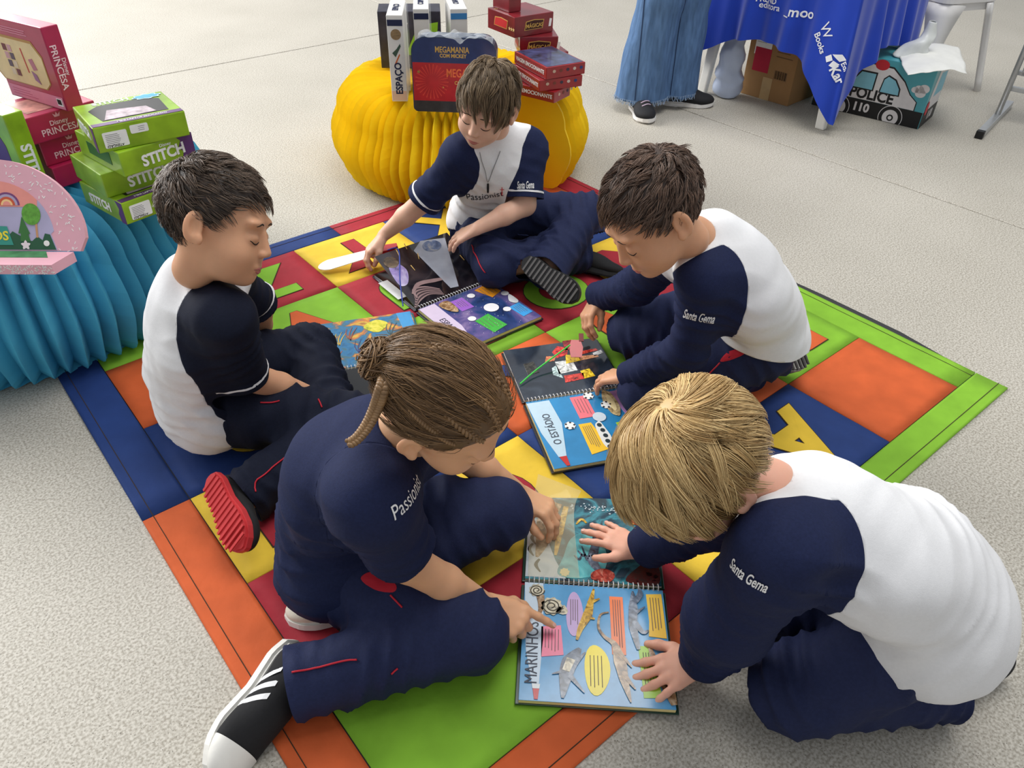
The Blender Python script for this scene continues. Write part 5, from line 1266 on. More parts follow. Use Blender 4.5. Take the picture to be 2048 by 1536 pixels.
root, base, Mh, sb, tbv, shirt, tr, ko = C_
g = local_down(Mh)
add_hair(ko, base, Mh, HM_C, [dict(n=5200, seed=4, Lr=(.055, .082), thick=.020, whorl=np.array([.012, -.060, .085]), comb=lambda p: np.array([-.10, .35, 0]), grav=g*.55, swirl=.25, lift=.55, kseg=8, clumps=170, clump=.6, rad=.0008, wave=.2,
    Lfun=lambda p: np.where(p[:, 1] > .02, 1.0, .75))], .004, .2)
# ------------------------------------------------------------------ boy on the right
JD_ = hips(dict(P=(.545, 1.480, .205), C=(.455, 1.365, .375), N=(.375, 1.365, .480), H=(.247, 1.298, .579), SR=(.340, 1.465, .410), SL=at(1412, 558, .438), EL=(.368, 1.312, .262), WL=(.270, 1.420, .100),
    ER=(.292, 1.590, .240), WR=(.219, 1.728, .125), KR=(.318, 1.640, .078), KL=(.322, 1.410, .078), AR=(.570, 1.640, .055), AL=(.590, 1.520, .055)))
SD_ = dict(seed=11, sleeve='long', shirt_m=WHITE, sleeve_m=NAVY, trouser_m=NAVY2, skin_m=SK3, hem_w=((.53, 1.38, .235), (.1, 0, 1)), sleeve_r=(.046, .043, .034), back=.03, torso=.98,
    head=head_axes((-.74, .66, .06), (-.38, -.38, .84), .97), hand_L=dict(to=at(1188, 752, .05), n=(.1, -.1, 1), pose='relax'), hand_R=dict(to=at(1150, 674, .06), n=(-.5, .3, .8), pose='pinch2'), leg_r=(.084, .070, .056),
    foot_L=dict(dir=(.75, .35, -.15), up=(-.30, .45, -.8), upper=GREYS, sole=SOLEG, tread=GREYS), foot_R=dict(dir=(.75, .35, -.15), up=(-.30, .3, -.8), upper=GREYS, sole=SOLEG),
    piping_lines=[[(1348, 800, 0), (1380, 780, 0), (1410, 755, 0), (1440, 725, 0)]], pockets=[[(1440, 722), (1460, 702), (1494, 698), (1488, 708), (1460, 720)]])
D_ = child('boy with short brown hair kneeling on the right in a white and navy long-sleeved shirt', JD_, SD_)
root, base, Mh, sb, tbv, shirt, tr, ko = D_
g = local_down(Mh)
add_hair(ko, base, Mh, HM_D, [dict(n=5400, seed=6, Lr=(.022, .034), thick=.016, whorl=np.array([-.01, -.060, .082]), comb=lambda p: np.array([0, .3, 0]), grav=g*.1, swirl=-.35, lift=.8, kseg=6, clumps=380, clump=.42, rad=.00075, wave=.35,
    Lfun=lambda p: np.clip(.45+(p[:, 2]+.06)/.10*.75, .35, 1.25))], .004)
# ------------------------------------------------------------------ blond boy
JE_ = hips(dict(P=(.640, .735, .215), C=(.500, .700, .345), N=(.395, .738, .415), H=(.239, .730, .494), SL=(.345, .640, .430), SR=(.370, .825, .345), EL=(.322, .668, .245), WL=(.332, .722, .052),
    ER=(.350, .920, .190), WR=(.255, .950, .050), KL=(.455, .655, .080), KR=(.455, .825, .080), AL=(.725, .680, .055), AR=(.715, .790, .055)))
SE_ = dict(seed=14, zfloor=.004, near=.100, seam_x=.070, pit=.11, sleeve='long', shirt_m=WHITE, sleeve_m=NAVY, trouser_m=NAVY2, skin_m=SK4, hem_w=((.6, .70, .128), (.22, -.2, 1)), sleeve_r=(.056, .062, .038), back=.035, torso=1.04, brow=BRW_L,
    head=head_axes((-.60, .76, .20), (-.35, -.50, .78), .98), hand_L=dict(to=at(1314, 1352, .030), n=(.0, 0, 1), pose='flat', sc=1.05), hand_R=dict(to=at(1200, 1062, .042), n=(0, 0, 1), pose='flat', sc=.95), leg_r=(.080, .068, .054),
    foot_L=dict(dir=(.95, .2, .05), up=(-.1, -.9, .35), upper=BLKS, sole=SOLEG), foot_R=dict(dir=(.95, .1, .0), up=(-.2, .0, -.9), upper=BLKS, sole=SOLEG))
E_ = child('blond boy kneeling on the bare floor, leaning over the big sea book', JE_, SE_)
root, base, Mh, sb, tbv, shirt, tr, ko = E_
g = local_down(Mh)
add_hair(ko, base, Mh, HM_E, [dict(n=8000, seed=7, Lr=(.085, .12), thick=.020, whorl=np.array([.01, -.045, .092]), comb=lambda p: np.array([0, .25, -.15]), grav=g*.35, swirl=.85, lift=.35, kseg=9, clumps=190, clump=.5, rad=.0007, whorl_n=.36,
    Lfun=lambda p: np.where(p[:, 1] > -.01, 1.0, np.clip(.55+(p[:, 2])/.1, .25, 1.)))], .003, .42)

# ------------------------------------------------------------------ lettering on the shirts
def hitpx(bvh, px, py):
    h = bvh.ray_cast(Vector(CAM), Vector(ray(px, py)).normalized()); return (np.array(h[0]), np.array(h[1])) if h[0] is not None else None
def cloth_text(K_, s, p0, p1, size, m, garment, bvh, off=.02, shear=.25, sx=1., name='embroidered_lettering'):
    a, b, c = hitpx(bvh, *p0), hitpx(bvh, *p1), hitpx(bvh, (p0[0]+p1[0])/2, (p0[1]+p1[1])/2)
    if a is None or b is None or c is None: print('TEXT MISS', s); return
    n = nz_(a[1]+b[1]+2*c[1]); xd = nz_(b[0]-a[0]); xd = nz_(xd-n*(xd@n)); yd = np.cross(n, xd)
    V, Fc = text_mesh(s, size, 0, off*size, shear, 'CENTER', 3); w_ = V[:, 0].max()-V[:, 0].min(); k = np.linalg.norm(b[0]-a[0])/w_*sx
    V = V*np.array([k, 1, 1]); base = K_[1]
    wrap(name, V, Fc, c[0], xd, yd, bvh, m, garment, .0034, Matrix.Translation(Vector(-base)), .05)
cloth_text(C_, 'Passionist', (930, 394), (1004, 390), .034, BEMB, C_[5], C_[3], .0)
cloth_text(C_, 'Santa Gema', (1034, 371), (1068, 370), .028, EMB, C_[5], C_[3], .02)
cloth_text(D_, 'Santa Gema', (1366, 628), (1428, 642), .030, EMB, D_[5], D_[3], .02)
cloth_text(E_, 'Santa Gema', (1460, 1124), (1530, 1180), .026, EMB, E_[5], E_[3], .02)
cloth_text(B_, 'Passionist', (800, 1030), (838, 955), .030, EMB, B_[5], B_[3], .0)
# cross beside the chest print, cord and pendant of the boy by the pouf
h = hitpx(C_[3], 1004, 381)
if h:
    n = h[1]; x = nz_(np.cross((0, 0, 1), n)); y = np.cross(n, x); o = h[0]+n*.0038-C_[1]
    V, Fc = [], []
    for w_, h_, cy in ((.0022, .030, 0), (.012, .0022, .006)):
        k = len(V); V += [o+x*sx_*w_/2+y*(cy+sy_*h_/2) for sx_, sy_ in ((-1, -1), (1, -1), (1, 1), (-1, 1))]; Fc.append((k, k+1, k+2, k+3))
    obj('cross_print', np.array(V), Fc, REMB, C_[5])
cord = [(958, 305), (962, 322), (969, 342), (976, 362), (984, 340), (993, 318), (999, 302)]; W = []
for p in cord:
    h = hitpx(C_[3], *p)
    if h: W.append(h[0]+h[1]*.005-C_[1])
if len(W) > 3:
    v, f_ = tube(catmull(np.array(W), 6), .0011, 6); nk = obj('necklace', v, f_, mat('silver_chain', (150, 150, 152), .35, .05, metal=.6), C_[0], True)
    h = hitpx(C_[3], 976, 372); o = h[0]+h[1]*.008-C_[1]
    v, f_ = tube(np.array([o+[0, 0, .012], o, o-[0, 0, .014]]), [.0028, .0034, .0028], 8); obj('pendant', v, f_, BLKS, nk, True)
# ================================================================== adult standing by the table
DEN = mat('washed_denim', (84, 114, 154), .85, .22, 14, bump=.3, bscale=400, spec=.2, stretch=(6, 6, 1))
def adult():
    b0 = np.array([.63, 3.58, 0.]); root = thing('person', 'standing adult cropped at the knees, wide frayed blue jeans and black trainers', 'person', rotz(b0, 0))
    LG = [(np.array([.545, 3.56]), np.array([.62, 3.60])), (np.array([.715, 3.66]), np.array([.70, 3.68]))]
    fb = Field(.012); fj = Field(.007)
    for lo_, hi_ in LG:
        a = np.array([lo_[0], lo_[1], .05]); k_ = np.array([(lo_[0]*.6+hi_[0]*.4)+.02, lo_[1]*.6+hi_[1]*.4-.01, .48]); h_ = np.array([hi_[0], hi_[1], .88])
        fb.cap(a+[0, 0, .0], k_, .04, .055, .02); fb.cap(k_, h_, .055, .08, .03)
        fj.cap(np.array([a[0], a[1], .0]), k_, .118, .088, .03); fj.cap(k_, h_, .088, .098, .04)
    fb.ell((.66, 3.64, .92), (.14, .09, .12), .05); fj.ell((.66, 3.64, .93), (.155, .105, .10), .06)
    V, Q = fb.mesh(); obj('body', V-b0, Q, SK1, root, True)
    V, Q = fj.mesh(); V = relax(V, Q, 2); N = vnormals(V, Q); d = .007*snoise(V*np.array([1, 1, .25]), 34, 3)+.004*snoise(V*np.array([1, 1, .3]), 70, 6)
    V = V+N*d[:, None]; hemz = .055+.006*snoise(V, 60, 2); Vc, Fc, _ = clip(V, [tuple(q) for q in Q.tolist()], np.minimum(V[:, 2]-hemz, .98-V[:, 2])); j = obj('jeans', Vc-b0, Fc, DEN, root, True)
    md = j.modifiers.new('t', 'SOLIDIFY'); md.thickness = .002
    bv = bvh_of(V, Q.tolist()); rs = np.random.RandomState(4); P = []
    for lo_, _ in LG:                                          # frayed hem
        for a in np.linspace(0, 2*math.pi, 150, endpoint=False):
            h = bv.ray_cast(Vector((lo_[0]+.3*math.cos(a), lo_[1]+.3*math.sin(a), .062)), Vector((-math.cos(a), -math.sin(a), 0)), .35)
            if h[0] is None: continue
            p = np.array(h[0]); P.append(tube(np.array([p+[0, 0, .004], p+[rs.normal()*.002, rs.normal()*.002, -.006], p+[rs.normal()*.005, rs.normal()*.005, -.014-.006*rs.uniform()]]), .0011, 4))
    v, f = merge(P); tag(obj('frayed_hem', v-b0, f, mat('pale_denim_thread', (150, 170, 196), .9, .05), j), kind='stuff')
    for lo_, _ in LG:                                          # outer seam
        W = []
        for z in np.linspace(.07, .9, 24):
            h = bv.ray_cast(Vector((lo_[0]-.03, lo_[1]-.5, z)), Vector((0, 1, 0)), .6)
            if h[0] is not None: W.append(np.array(h[0])+np.array(h[1])*.001)
        v, f = tube(np.array(W), .002, 5); obj('seam', v-b0, f, mat('dark_denim_seam', (34, 52, 84), .9, .05), j)
    BK2 = mat('black_knit_shoe', (26, 26, 30), .8, .15, 200); W2 = mat('white_foam_sole', (228, 226, 224), .6, .03)
    make_shoe(root, b0, (.545, 3.53, .075), at(1312, 236)-at(1283, 200), (0, 0, 1), BK2, W2, laces=mat('lilac_lace', (190, 170, 190), .7), sc=1.28)
    make_shoe(root, b0, (.725, 3.63, .075), at(1400, 206)-at(1345, 203), (0, 0, 1), BK2, W2, sc=1.28)
adult()
# ================================================================== spiral picture books
def ramp_mat(name, cols, scale=12, rough=.18, coat=.6, alpha=1., dist=1.5, pos=None, stretch=None):
    m = bpy.data.materials.new(name); m.use_nodes = True; nt = m.node_tree; b = nt.nodes['Principled BSDF']
    tc = nt.nodes.new('ShaderNodeTexCoord'); n = nt.nodes.new('ShaderNodeTexNoise'); n.inputs['Scale'].default_value = scale; n.inputs['Detail'].default_value = 5; n.inputs['Distortion'].default_value = dist
    src = tc.outputs['Object']
    if stretch:
        mp = nt.nodes.new('ShaderNodeMapping'); mp.inputs['Scale'].default_value = stretch; nt.links.new(src, mp.inputs[0]); src = mp.outputs[0]
    nt.links.new(src, n.inputs['Vector'])
    r = nt.nodes.new('ShaderNodeValToRGB'); k = len(cols); e = r.color_ramp.elements
    for i, c in enumerate(cols):
        p = (pos[i] if pos else .3+.4*i/(k-1))
        if i < 2: e[i].position = p; e[i].color = lin(c)
        else: x = e.new(p); x.color = lin(c)
    nt.links.new(n.outputs[0], r.inputs[0]); nt.links.new(r.outputs[0], b.inputs['Base Color'])
    b.inputs['Roughness'].default_value = rough; b.inputs['Coat Weight'].default_value = coat; b.inputs['Coat Roughness'].default_value = .08; b.inputs['Alpha'].default_value = alpha
    return m
BW, BD = .255, .232
wire = mat('white_wire', (206, 206, 208), .3, .03, metal=.3)
def book(label, org, ang, cover, low_m, up_m, zb=.0075, tilt=0., up_under=None, d_low=BD, d_up=BD):
    M = rotz((org[0], org[1], zb), ang); root = thing('spiral_book', label, 'book', M, 'spiral picture books on the mat')
    box('back_cover', (BW+.012, d_low+.004, .004), (BW/2, -d_low/2-.006, .002), cover, root, .0012)
    pb = box('page_block', (BW, d_low, .008), (BW/2, -d_low/2-.006, .0083), mat('page_edges', (222, 204, 140), .7, .08, 90, stretch=(1, 1, 12)), root, .0008)
    box('right_page', (BW, d_low, .0012), (BW/2, -d_low/2-.006, .0130), low_m, root, .0004)
    box('front_cover', (BW+.012, d_up+.004, .004), (BW/2, d_up/2+.006, .002), cover, root, .0012)
    box('page_stack', (BW, d_up, .004), (BW/2, d_up/2+.006, .0062), up_under or mat('page_edges2', (236, 234, 228), .6, .05, 90), root, .0008)
    n = 27; me = None
    for i in range(n):
        x = .008+(BW-.016)*i/(n-1)
        if me is None:
            P = [(0, .0085*math.cos(a), .0095+.0085*math.sin(a)) for a in np.linspace(0, 2*math.pi, 14, endpoint=False)]
            v, f = tube(P, .0011, 5, True); o = obj('spiral_ring', v, f, wire, root, True); me = o.data
        else: o = bpy.data.objects.new('spiral_ring', me); COL.objects.link(o); o.parent = root
        o.location = (x, 0, 0)
    ML = frame((0, -.006, .0137), (1, 0, 0), (0, 1, 0))      # low page: u right, v downwards as -y
    MU = Matrix.Translation((0, .006, .0085)) @ Matrix.Rotation(tilt, 4, 'X')
    return root, ML, MU
def pg(pts): return [(u*BW, -v*BD) for u, v in pts]
def up_(pts): return [(u*BW, v*BD) for u, v in pts]
def rr(u0, u1, v0, v1): return [(u0, v0), (u0, v1), (u1, v1), (u1, v0)]
_lift = [0.]
def D(root, name, poly, ML, rgb, lift=.0005): 
    if len(poly) > 2:
        a = sum(poly[i][0]*poly[(i+1) % len(poly)][1]-poly[(i+1) % len(poly)][0]*poly[i][1] for i in range(len(poly)))
        if a < 0: poly = poly[::-1]
    return decal(name, poly, ML, rgb if not isinstance(rgb, tuple) else flat(rgb, .3, .5), root, lift, .0003)
def vlines(root, ML, u0, u1, v0, v1, n, rgb=(110, 96, 96), seed=0, lift=.0012, horiz=False):
    rs = random.Random(seed); P = []
    for i in range(n):
        if horiz: v = v0+(v1-v0)*(i+.5)/n; a, b = u0, u1-(u1-u0)*rs.uniform(0, .25); P.append(prism(sorted_poly(pg(rr(a, b, v-.0022, v+.0022))), lift, lift+.0002, ML))
        else: u = u0+(u1-u0)*(i+.5)/n; a, b = v0, v1-(v1-v0)*rs.uniform(0, .25); P.append(prism(sorted_poly(pg(rr(u-.0022, u+.0022, a, b))), lift, lift+.0002, ML))
    v, f = merge(P); return obj('text_lines', v, f, flat(rgb), root)
def sorted_poly(p):
    a = sum(p[i][0]*p[(i+1) % len(p)][1]-p[(i+1) % len(p)][0]*p[i][1] for i in range(len(p))); return p if a > 0 else p[::-1]
def blob(pts, n=6): return [(p[0], p[1]) for p in catmull([(a, b, 0) for a, b in pts], n, True)]
def spine_shape(pts, ws):
    """closed outline around a spine with widths"""
    P = catmull([(a, b, 0) for a, b in pts], 5)[:, :2]; w_ = np.interp(np.linspace(0, 1, len(P)), np.linspace(0, 1, len(ws)), ws)
    T = np.gradient(P, axis=0); T /= np.linalg.norm(T, axis=1)[:, None]+1e-9; N = np.stack([-T[:, 1], T[:, 0]], 1)
    return [tuple(x) for x in P+N*w_[:, None]]+[tuple(x) for x in (P-N*w_[:, None])[::-1]]
# ---- the sea book in front
sea = mat('sea_page', (92, 158, 206), .16, .14, 26, coat=.6)
b1, ML, MU = book('open spiral book of sea reptiles lying between the girl and the blond boy', at(1050, 1160, .02), math.radians(-2.5), mat('dark_green_cover', (24, 58, 44), .3, .1, coat=.5), sea, None, d_up=.21)
D(b1, 'light_beam', pg([(.0, .0), (.135, .0), (.145, .5), (.125, .88), (.085, .90), (.03, .6)]), ML, (196, 214, 230))
text('title_lettering', 'MARINHOS', .030, ML @ Matrix.Translation((.076*BW, -.62*BD, .0006)) @ Matrix.Rotation(math.pi/2, 4, 'Z'), flat((70, 76, 90)), b1, .0, sx=.78)
D(b1, 'torch_tip', pg([(.085, .90), (.13, .90), (.122, .99), (.098, .99)]), ML, (196, 40, 48), .001); D(b1, 'torch_rim', pg([(.08, .875), (.134, .875), (.13, .91), (.085, .91)]), ML, (220, 226, 230), .0014)
D(b1, 'text_box', pg([(.13, .40), (.135, .655), (.285, .63), (.265, .38)]), ML, (240, 130, 160)); vlines(b1, ML, .15, .26, .42, .62, 5)
D(b1, 'text_box', pg([(x, y) for x, y in oval(.06, .20, 24, .36, .27, .03, 1, 3)]), ML, (196, 168, 214)); vlines(b1, ML, .325, .39, .14, .38, 4, seed=1)
D(b1, 'text_box', pg(rr(.61, .705, .09, .60)), ML, (240, 124, 70)); vlines(b1, ML, .625, .69, .12, .55, 4, seed=2)
D(b1, 'text_box', pg([(.875, .05), (.985, .04), (.99, .44), (.868, .43), (.88, .3)]), ML, (244, 200, 84)); vlines(b1, ML, .89, .97, .08, .40, 4, seed=3)
D(b1, 'text_box', pg([(x, y) for x, y in oval(.085, .20, 24, .505, .73, .05, 2, 3)]), ML, (250, 228, 50)); vlines(b1, ML, .45, .55, .62, .88, 4, seed=4)
D(b1, 'text_box', pg([(.79, .52), (.875, .51), (.92, .92), (.80, .93)]), ML, (160, 206, 60)); vlines(b1, ML, .81, .88, .57, .88, 4, seed=5)
def creature(root, ML, pts, ws, rgb, lift=.0016, name='creature_print', tf=pg): return D(root, name, [(a, b) for a, b in tf(spine_shape(pts, ws))], ML, rgb, lift)
SHELL = ramp_mat('shell_print', [(90, 90, 92), (206, 196, 168), (236, 232, 216)], 60, .2); GOLDP = ramp_mat('gold_creature_print', [(96, 70, 20), (206, 160, 50), (236, 206, 110)], 60, .2); GREYC = ramp_mat('grey_creature_print', [(40, 48, 62), (96, 108, 128), (150, 160, 176)], 50, .2); BRNC = ramp_mat('brown_creature_print', [(70, 48, 34), (150, 116, 80), (206, 182, 150)], 60, .2)
for (cx_, cy_, r0) in ((.09, .075, .055), (.20, .215, .075)):
    D(b1, 'shell_print', pg([(cx_+r0*math.cos(a)*(1+.08*math.cos(9*a)), cy_+r0*1.05*math.sin(a)*(1+.08*math.cos(9*a))) for a in np.linspace(0, 6.28, 40, endpoint=False)]), ML, SHELL, .0016)
    sp_ = np.array([((cx_+r0*(1-.13*t)*math.cos(2.2*t))*BW, -(cy_+r0*(1-.13*t)*math.sin(2.2*t))*BD, .0021) for t in np.linspace(0, 6.5, 46)]); v, f = tube(sp_, .0011, 4); obj('shell_whorl', xf(ML, v), f, flat((96, 92, 84)), b1)
creature(b1, ML, [(.115, .12), (.125, .22), (.105, .33)], [.03, .022, .004], BRNC); creature(b1, ML, [(.24, .24), (.29, .26), (.285, .20)], [.03, .025, .004], SHELL)
creature(b1, ML, [(.50, .03), (.475, .16), (.45, .28), (.40, .40), (.375, .50)], [.006, .022, .034, .02, .008], GOLDP); creature(b1, ML, [(.46, .17), (.54, .12)], [.02, .005], GOLDP, .0019); creature(b1, ML, [(.44, .29), (.50, .31)], [.02, .006], GOLDP, .0019)
creature(b1, ML, [(.78, .03), (.775, .18), (.765, .36), (.79, .55)], [.006, .032, .03, .012], GREYC); creature(b1, ML, [(.79, .13), (.83, .06), (.83, .0)], [.022, .022, .008], GREYC, .0019); creature(b1, ML, [(.78, .32), (.83, .40), (.87, .38)], [.022, .018, .004], GREYC, .0019); creature(b1, ML, [(.79, .23), (.86, .17)], [.016, .003], GREYC, .0019)
creature(b1, ML, [(.60, .24), (.54, .27), (.525, .38), (.565, .46), (.63, .52), (.66, .66), (.68, .80), (.715, .97)], [.006, .008, .009, .012, .022, .042, .03, .004], BRNC); creature(b1, ML, [(.66, .58), (.735, .70)], [.018, .004], BRNC, .0019); creature(b1, ML, [(.68, .76), (.75, .87)], [.02, .005], BRNC, .0019)
creature(b1, ML, [(.395, .57), (.33, .68), (.30, .80), (.28, .97)], [.012, .055, .045, .008], GREYC); creature(b1, ML, [(.30, .76), (.21, .79)], [.016, .003], GREYC, .0019); creature(b1, ML, [(.36, .70), (.43, .60)], [.02, .005], GREYC, .0019); creature(b1, ML, [(.33, .80), (.42, .92)], [.02, .004], GREYC, .0019); creature(b1, ML, [(.335, .66), (.30, .76)], [.03, .025], SHELL, .0021)
creature(b1, ML, [(.86, .50), (.90, .66), (.95, .80), (.99, .97)], [.005, .03, .045, .02], BRNC); creature(b1, ML, [(.92, .62), (.975, .56)], [.02, .01], BRNC, .0021)
reef_dark = ramp_mat('deep_sea_print', [(16, 18, 24), (30, 62, 78), (70, 146, 160), (52, 70, 80), (28, 24, 26)], 13, .10, .9, pos=[.25, .42, .53, .62, .75])
v, f = prism(up_([(0, .0), (1, .0), (1, .90), (.86, .93), (.5, .92), (.2, .90), (0, .88)]), 0, .0012, MU); obj('acetate_page', v, f, reef_dark, b1)
bright = ramp_mat('white_corner_print', [(222, 226, 224), (206, 214, 220), (150, 170, 180)], 12, .12, .9)
D(b1, 'light_corner', up_([(.0, .02), (.30, .02), (.22, .2), (.16, .40), (.10, .62), (.0, .66)]), MU, bright, .0014)
tq_ = ramp_mat('turquoise_glow_print', [(60, 120, 130), (96, 190, 196), (150, 220, 216)], 16, .1, .9)
D(b1, 'water_glow', up_(blob([(.24, .06), (.40, .03), (.58, .12), (.60, .34), (.48, .52), (.34, .44), (.28, .24)])), MU, tq_, .0016)
creature(b1, MU, [(.22, .84), (.14, .62), (.12, .40), (.08, .22)], [.05, .07, .055, .01], BRNC, .0019, tf=up_); creature(b1, MU, [(.30, .80), (.25, .5), (.22, .25)], [.02, .028, .01], GOLDP, .0021, tf=up_)
for i, (a, b) in enumerate(((.05, .55), (.06, .42), (.045, .30), (.10, .14))): creature(b1, MU, [(a, b+.06), (a-.025, b), (a+.01, b-.07)], [.008, .014, .004], flat((52, 42, 38)), .0022, tf=up_)
creature(b1, MU, [(.52, .60), (.53, .42), (.50, .22), (.56, .10)], [.012, .03, .04, .02], GREYC, .0021, tf=up_); creature(b1, MU, [(.46, .62), (.42, .66), (.38, .60)], [.008, .012, .006], GOLDP, .0021, tf=up_)
for i in range(5): creature(b1, MU, [(.36+.03*i, .26+.05*(i % 3)), (.40+.03*i, .22+.04*(i % 2)), (.42+.03*i, .28)], [.004, .012, .003], GREYC, .0023, tf=up_)
CORAL = ramp_mat('coral_print', [(60, 30, 28), (170, 60, 50), (206, 140, 120)], 60, .15); D(b1, 'coral_print', up_(blob([(.50, .02), (.62, .01), (.66, .09), (.58, .14), (.49, .09)])), MU, CORAL, .0022); D(b1, 'coral_print', up_(blob([(.74, .03), (.98, .02), (.97, .30), (.86, .20)])), MU, ramp_mat('dark_coral_print', [(24, 18, 20), (92, 40, 38), (60, 52, 50)], 50, .15), .0019)
D(b1, 'anemone_print', up_(oval(.035, .04, 20, .29, .08, .15, 0, 8)), MU, (236, 220, 160), .0024)
EMBR = ramp_mat('red_reef_print', [(30, 14, 14), (150, 44, 30), (214, 160, 60)], 70, .15); D(b1, 'reef_print', up_([(.80, .64), (.99, .60), (.99, .84), (.82, .86)]), MU, EMBR, .0019)
rs = random.Random(3); P = []
for i in range(80): x = rs.uniform(.34, .95); P.append(prism(oval(.0017*rs.uniform(.5, 1.4), .0017, 6, x*BW, (.84-.08*x+rs.gauss(0, .025))*BD), .0022, .0024, MU))
v, f = merge(P); tag(obj('bubble_prints', v, f, flat((200, 214, 220)), b1), kind='stuff')
# clear flap lifted by the girl's hand
CLR = mat('clear_acetate', (236, 226, 190), .05, 0, alpha=.32)
F0 = np.array([[.02, .02, .003], [.40, .03, .003], [.02, .62, .010], [.36, .70, .008], [.06, 1.00, .045], [.42, .96, .012]])
G = np.array([[(1-s_)*catmull(F0[0::2], 5)[i]+s_*catmull(F0[1::2], 5)[i] for s_ in np.linspace(0, 1, 8)] for i in range(11)]); n_ = G.shape[0]
V = G.reshape(-1, 3)*np.array([BW, BD, 1]); o = obj('clear_flap', xf(MU, V), [(i*8+j, i*8+j+1, (i+1)*8+j+1, (i+1)*8+j) for i in range(n_-1) for j in range(7)], CLR, b1, True)
# ---- the stadium book
b2, ML, MU = book('open spiral book about a football stadium in front of the kneeling boy', at(1050, 802, .02), math.radians(15.5), mat('black_cover', (26, 26, 30), .3, .1, coat=.5), mat('sky_blue_page', (46, 134, 188), .14, .12, 22, coat=.8), None, d_up=.205)
D(b2, 'light_beam', pg([(.0, .03), (.22, .03), (.24, .4), (.15, .86), (.08, .86), (.02, .5)]), ML, (190, 214, 228))
D(b2, 'torch_tip', pg([(.085, .86), (.15, .86), (.145, .99), (.115, .99)]), ML, (196, 44, 40), .001)
text('title_lettering', 'O ESTÁDIO', .026, ML @ Matrix.Translation((.13*BW, -.46*BD, .0006)) @ Matrix.Rotation(math.pi/2, 4, 'Z'), flat((60, 66, 80)), b2, .0, sx=.8)
D(b2, 'text_box', pg(rr(.42, .58, .04, .38)), ML, (240, 120, 130)); vlines(b2, ML, .44, .56, .08, .35, 4)
D(b2, 'text_box', pg([(.38, .46), (.50, .46), (.56, .86), (.37, .90)]), ML, (246, 196, 40)); vlines(b2, ML, .40, .49, .5, .84, 5)
D(b2, 'text_box', pg([(.72, .52), (.98, .50), (.99, .84), (.74, .86)]), ML, (170, 206, 44)); vlines(b2, ML, .75, .96, .55, .80, 6)
D(b2, 'text_box', pg([(.80, .04), (.96, .03), (.98, .44), (.86, .46)]), ML, (200, 150, 210)); vlines(b2, ML, .87, .96, .08, .42, 4)
D(b2, 'stadium_print', pg([(x, y) for x, y in oval(.065, .21, 26, .775, .22, .03)]), ML, ramp_mat('stadium_print', [(96, 80, 56), (206, 180, 130), (236, 220, 180)], 50, .2), .0014); D(b2, 'pitch_print', pg([(x, y) for x, y in oval(.03, .13, 22, .78, .22)]), ML, (244, 224, 170), .002)
D(b2, 'terrace_print', pg([(x, y) for x, y in oval(.05, .22, 26, .56, .68, .06, 1, 5)]), ML, (232, 232, 226), .0014)
for i in range(5): D(b2, 'arch_print', pg([(x, y) for x, y in oval(.022, .028, 12, .56+.008*math.sin(i), .52+.08*i)]), ML, (36, 50, 54), .002)
for cx_, cy_ in ((.60, .06), (.72, .24), (.30, .46), (.84, .88)):
    D(b2, 'football_print', pg([(x, y) for x, y in oval(.05, .055, 24, cx_, cy_, .07, 0, 7)]), ML, (236, 236, 232), .0016)
    for k in range(5): a = 2*math.pi*k/5; D(b2, 'football_patch', pg(oval(.011, .012, 6, cx_+.04*math.cos(a), cy_+.044*math.sin(a))), ML, (40, 40, 44), .0022)
D(b2, 'note_disc', pg(oval(.062, .07, 24, .60, .40)), ML, (206, 218, 228), .0014); vlines(b2, ML, .555, .645, .36, .44, 3, horiz=True)
slate = ramp_mat('night_stadium_print', [(26, 32, 42), (44, 52, 64), (70, 80, 92)], 10, .10, .9)
v, f = prism(up_([(0, 0), (1, 0), (1, .90), (0, .90)]), 0, .0012, MU); obj('acetate_page', v, f, slate, b2)
for nm, poly, c in (('shirt_print', [(.50, .62), (.62, .66), (.66, .78), (.56, .84), (.48, .74)], (196, 44, 40)), ('shorts_print', [(.56, .50), (.72, .52), (.74, .62), (.60, .66)], (240, 196, 40)), ('shirt_print', [(.62, .74), (.74, .74), (.74, .92), (.64, .92)], (150, 40, 40)),
    ('paper_print', [(.44, .34), (.64, .36), (.64, .56), (.46, .56)], (214, 216, 214)), ('paper_print', [(.38, .34), (.46, .26), (.46, .50), (.40, .46)], (190, 214, 214)), ('player_print', [(.46, .18), (.66, .20), (.68, .30), (.48, .30)], (200, 60, 50)), ('shorts_print', [(.66, .20), (.78, .22), (.76, .36), (.66, .34)], (238, 196, 50)),
    ('leg_print', [(.72, .52), (.92, .54), (.92, .58), (.72, .60)], (214, 150, 110)), ('leg_print', [(.72, .62), (.95, .66), (.94, .70), (.74, .68)], (196, 60, 50)), ('boot_print', [(.88, .56), (.99, .60), (.98, .66), (.88, .62)], (226, 226, 226)), ('head_print', [(.36, .58), (.46, .58), (.50, .66), (.40, .68)], (206, 120, 80)), ('sign_print', [(.14, .40), (.26, .42), (.25, .62), (.14, .60)], (60, 58, 52))):
    D(b2, nm, up_(poly), MU, ramp_mat('player_print_%d_%d' % (c[0], c[1]), [tuple(int(x*.35) for x in c), c, tuple(min(255, int(x*1.15+20)) for x in c)], 70, .15), .0016 if nm != 'paper_print' else .0013)
P = np.array([xf(b2.matrix_world.inverted(), x[None])[0] for x in (at(1040, 768, .022), at(1075, 738, .03), at(1140, 690, .055))]); v, f = tube(catmull(P, 6), .0022, 6); obj('green_ribbon', v, f, flat((70, 200, 80)), b2)
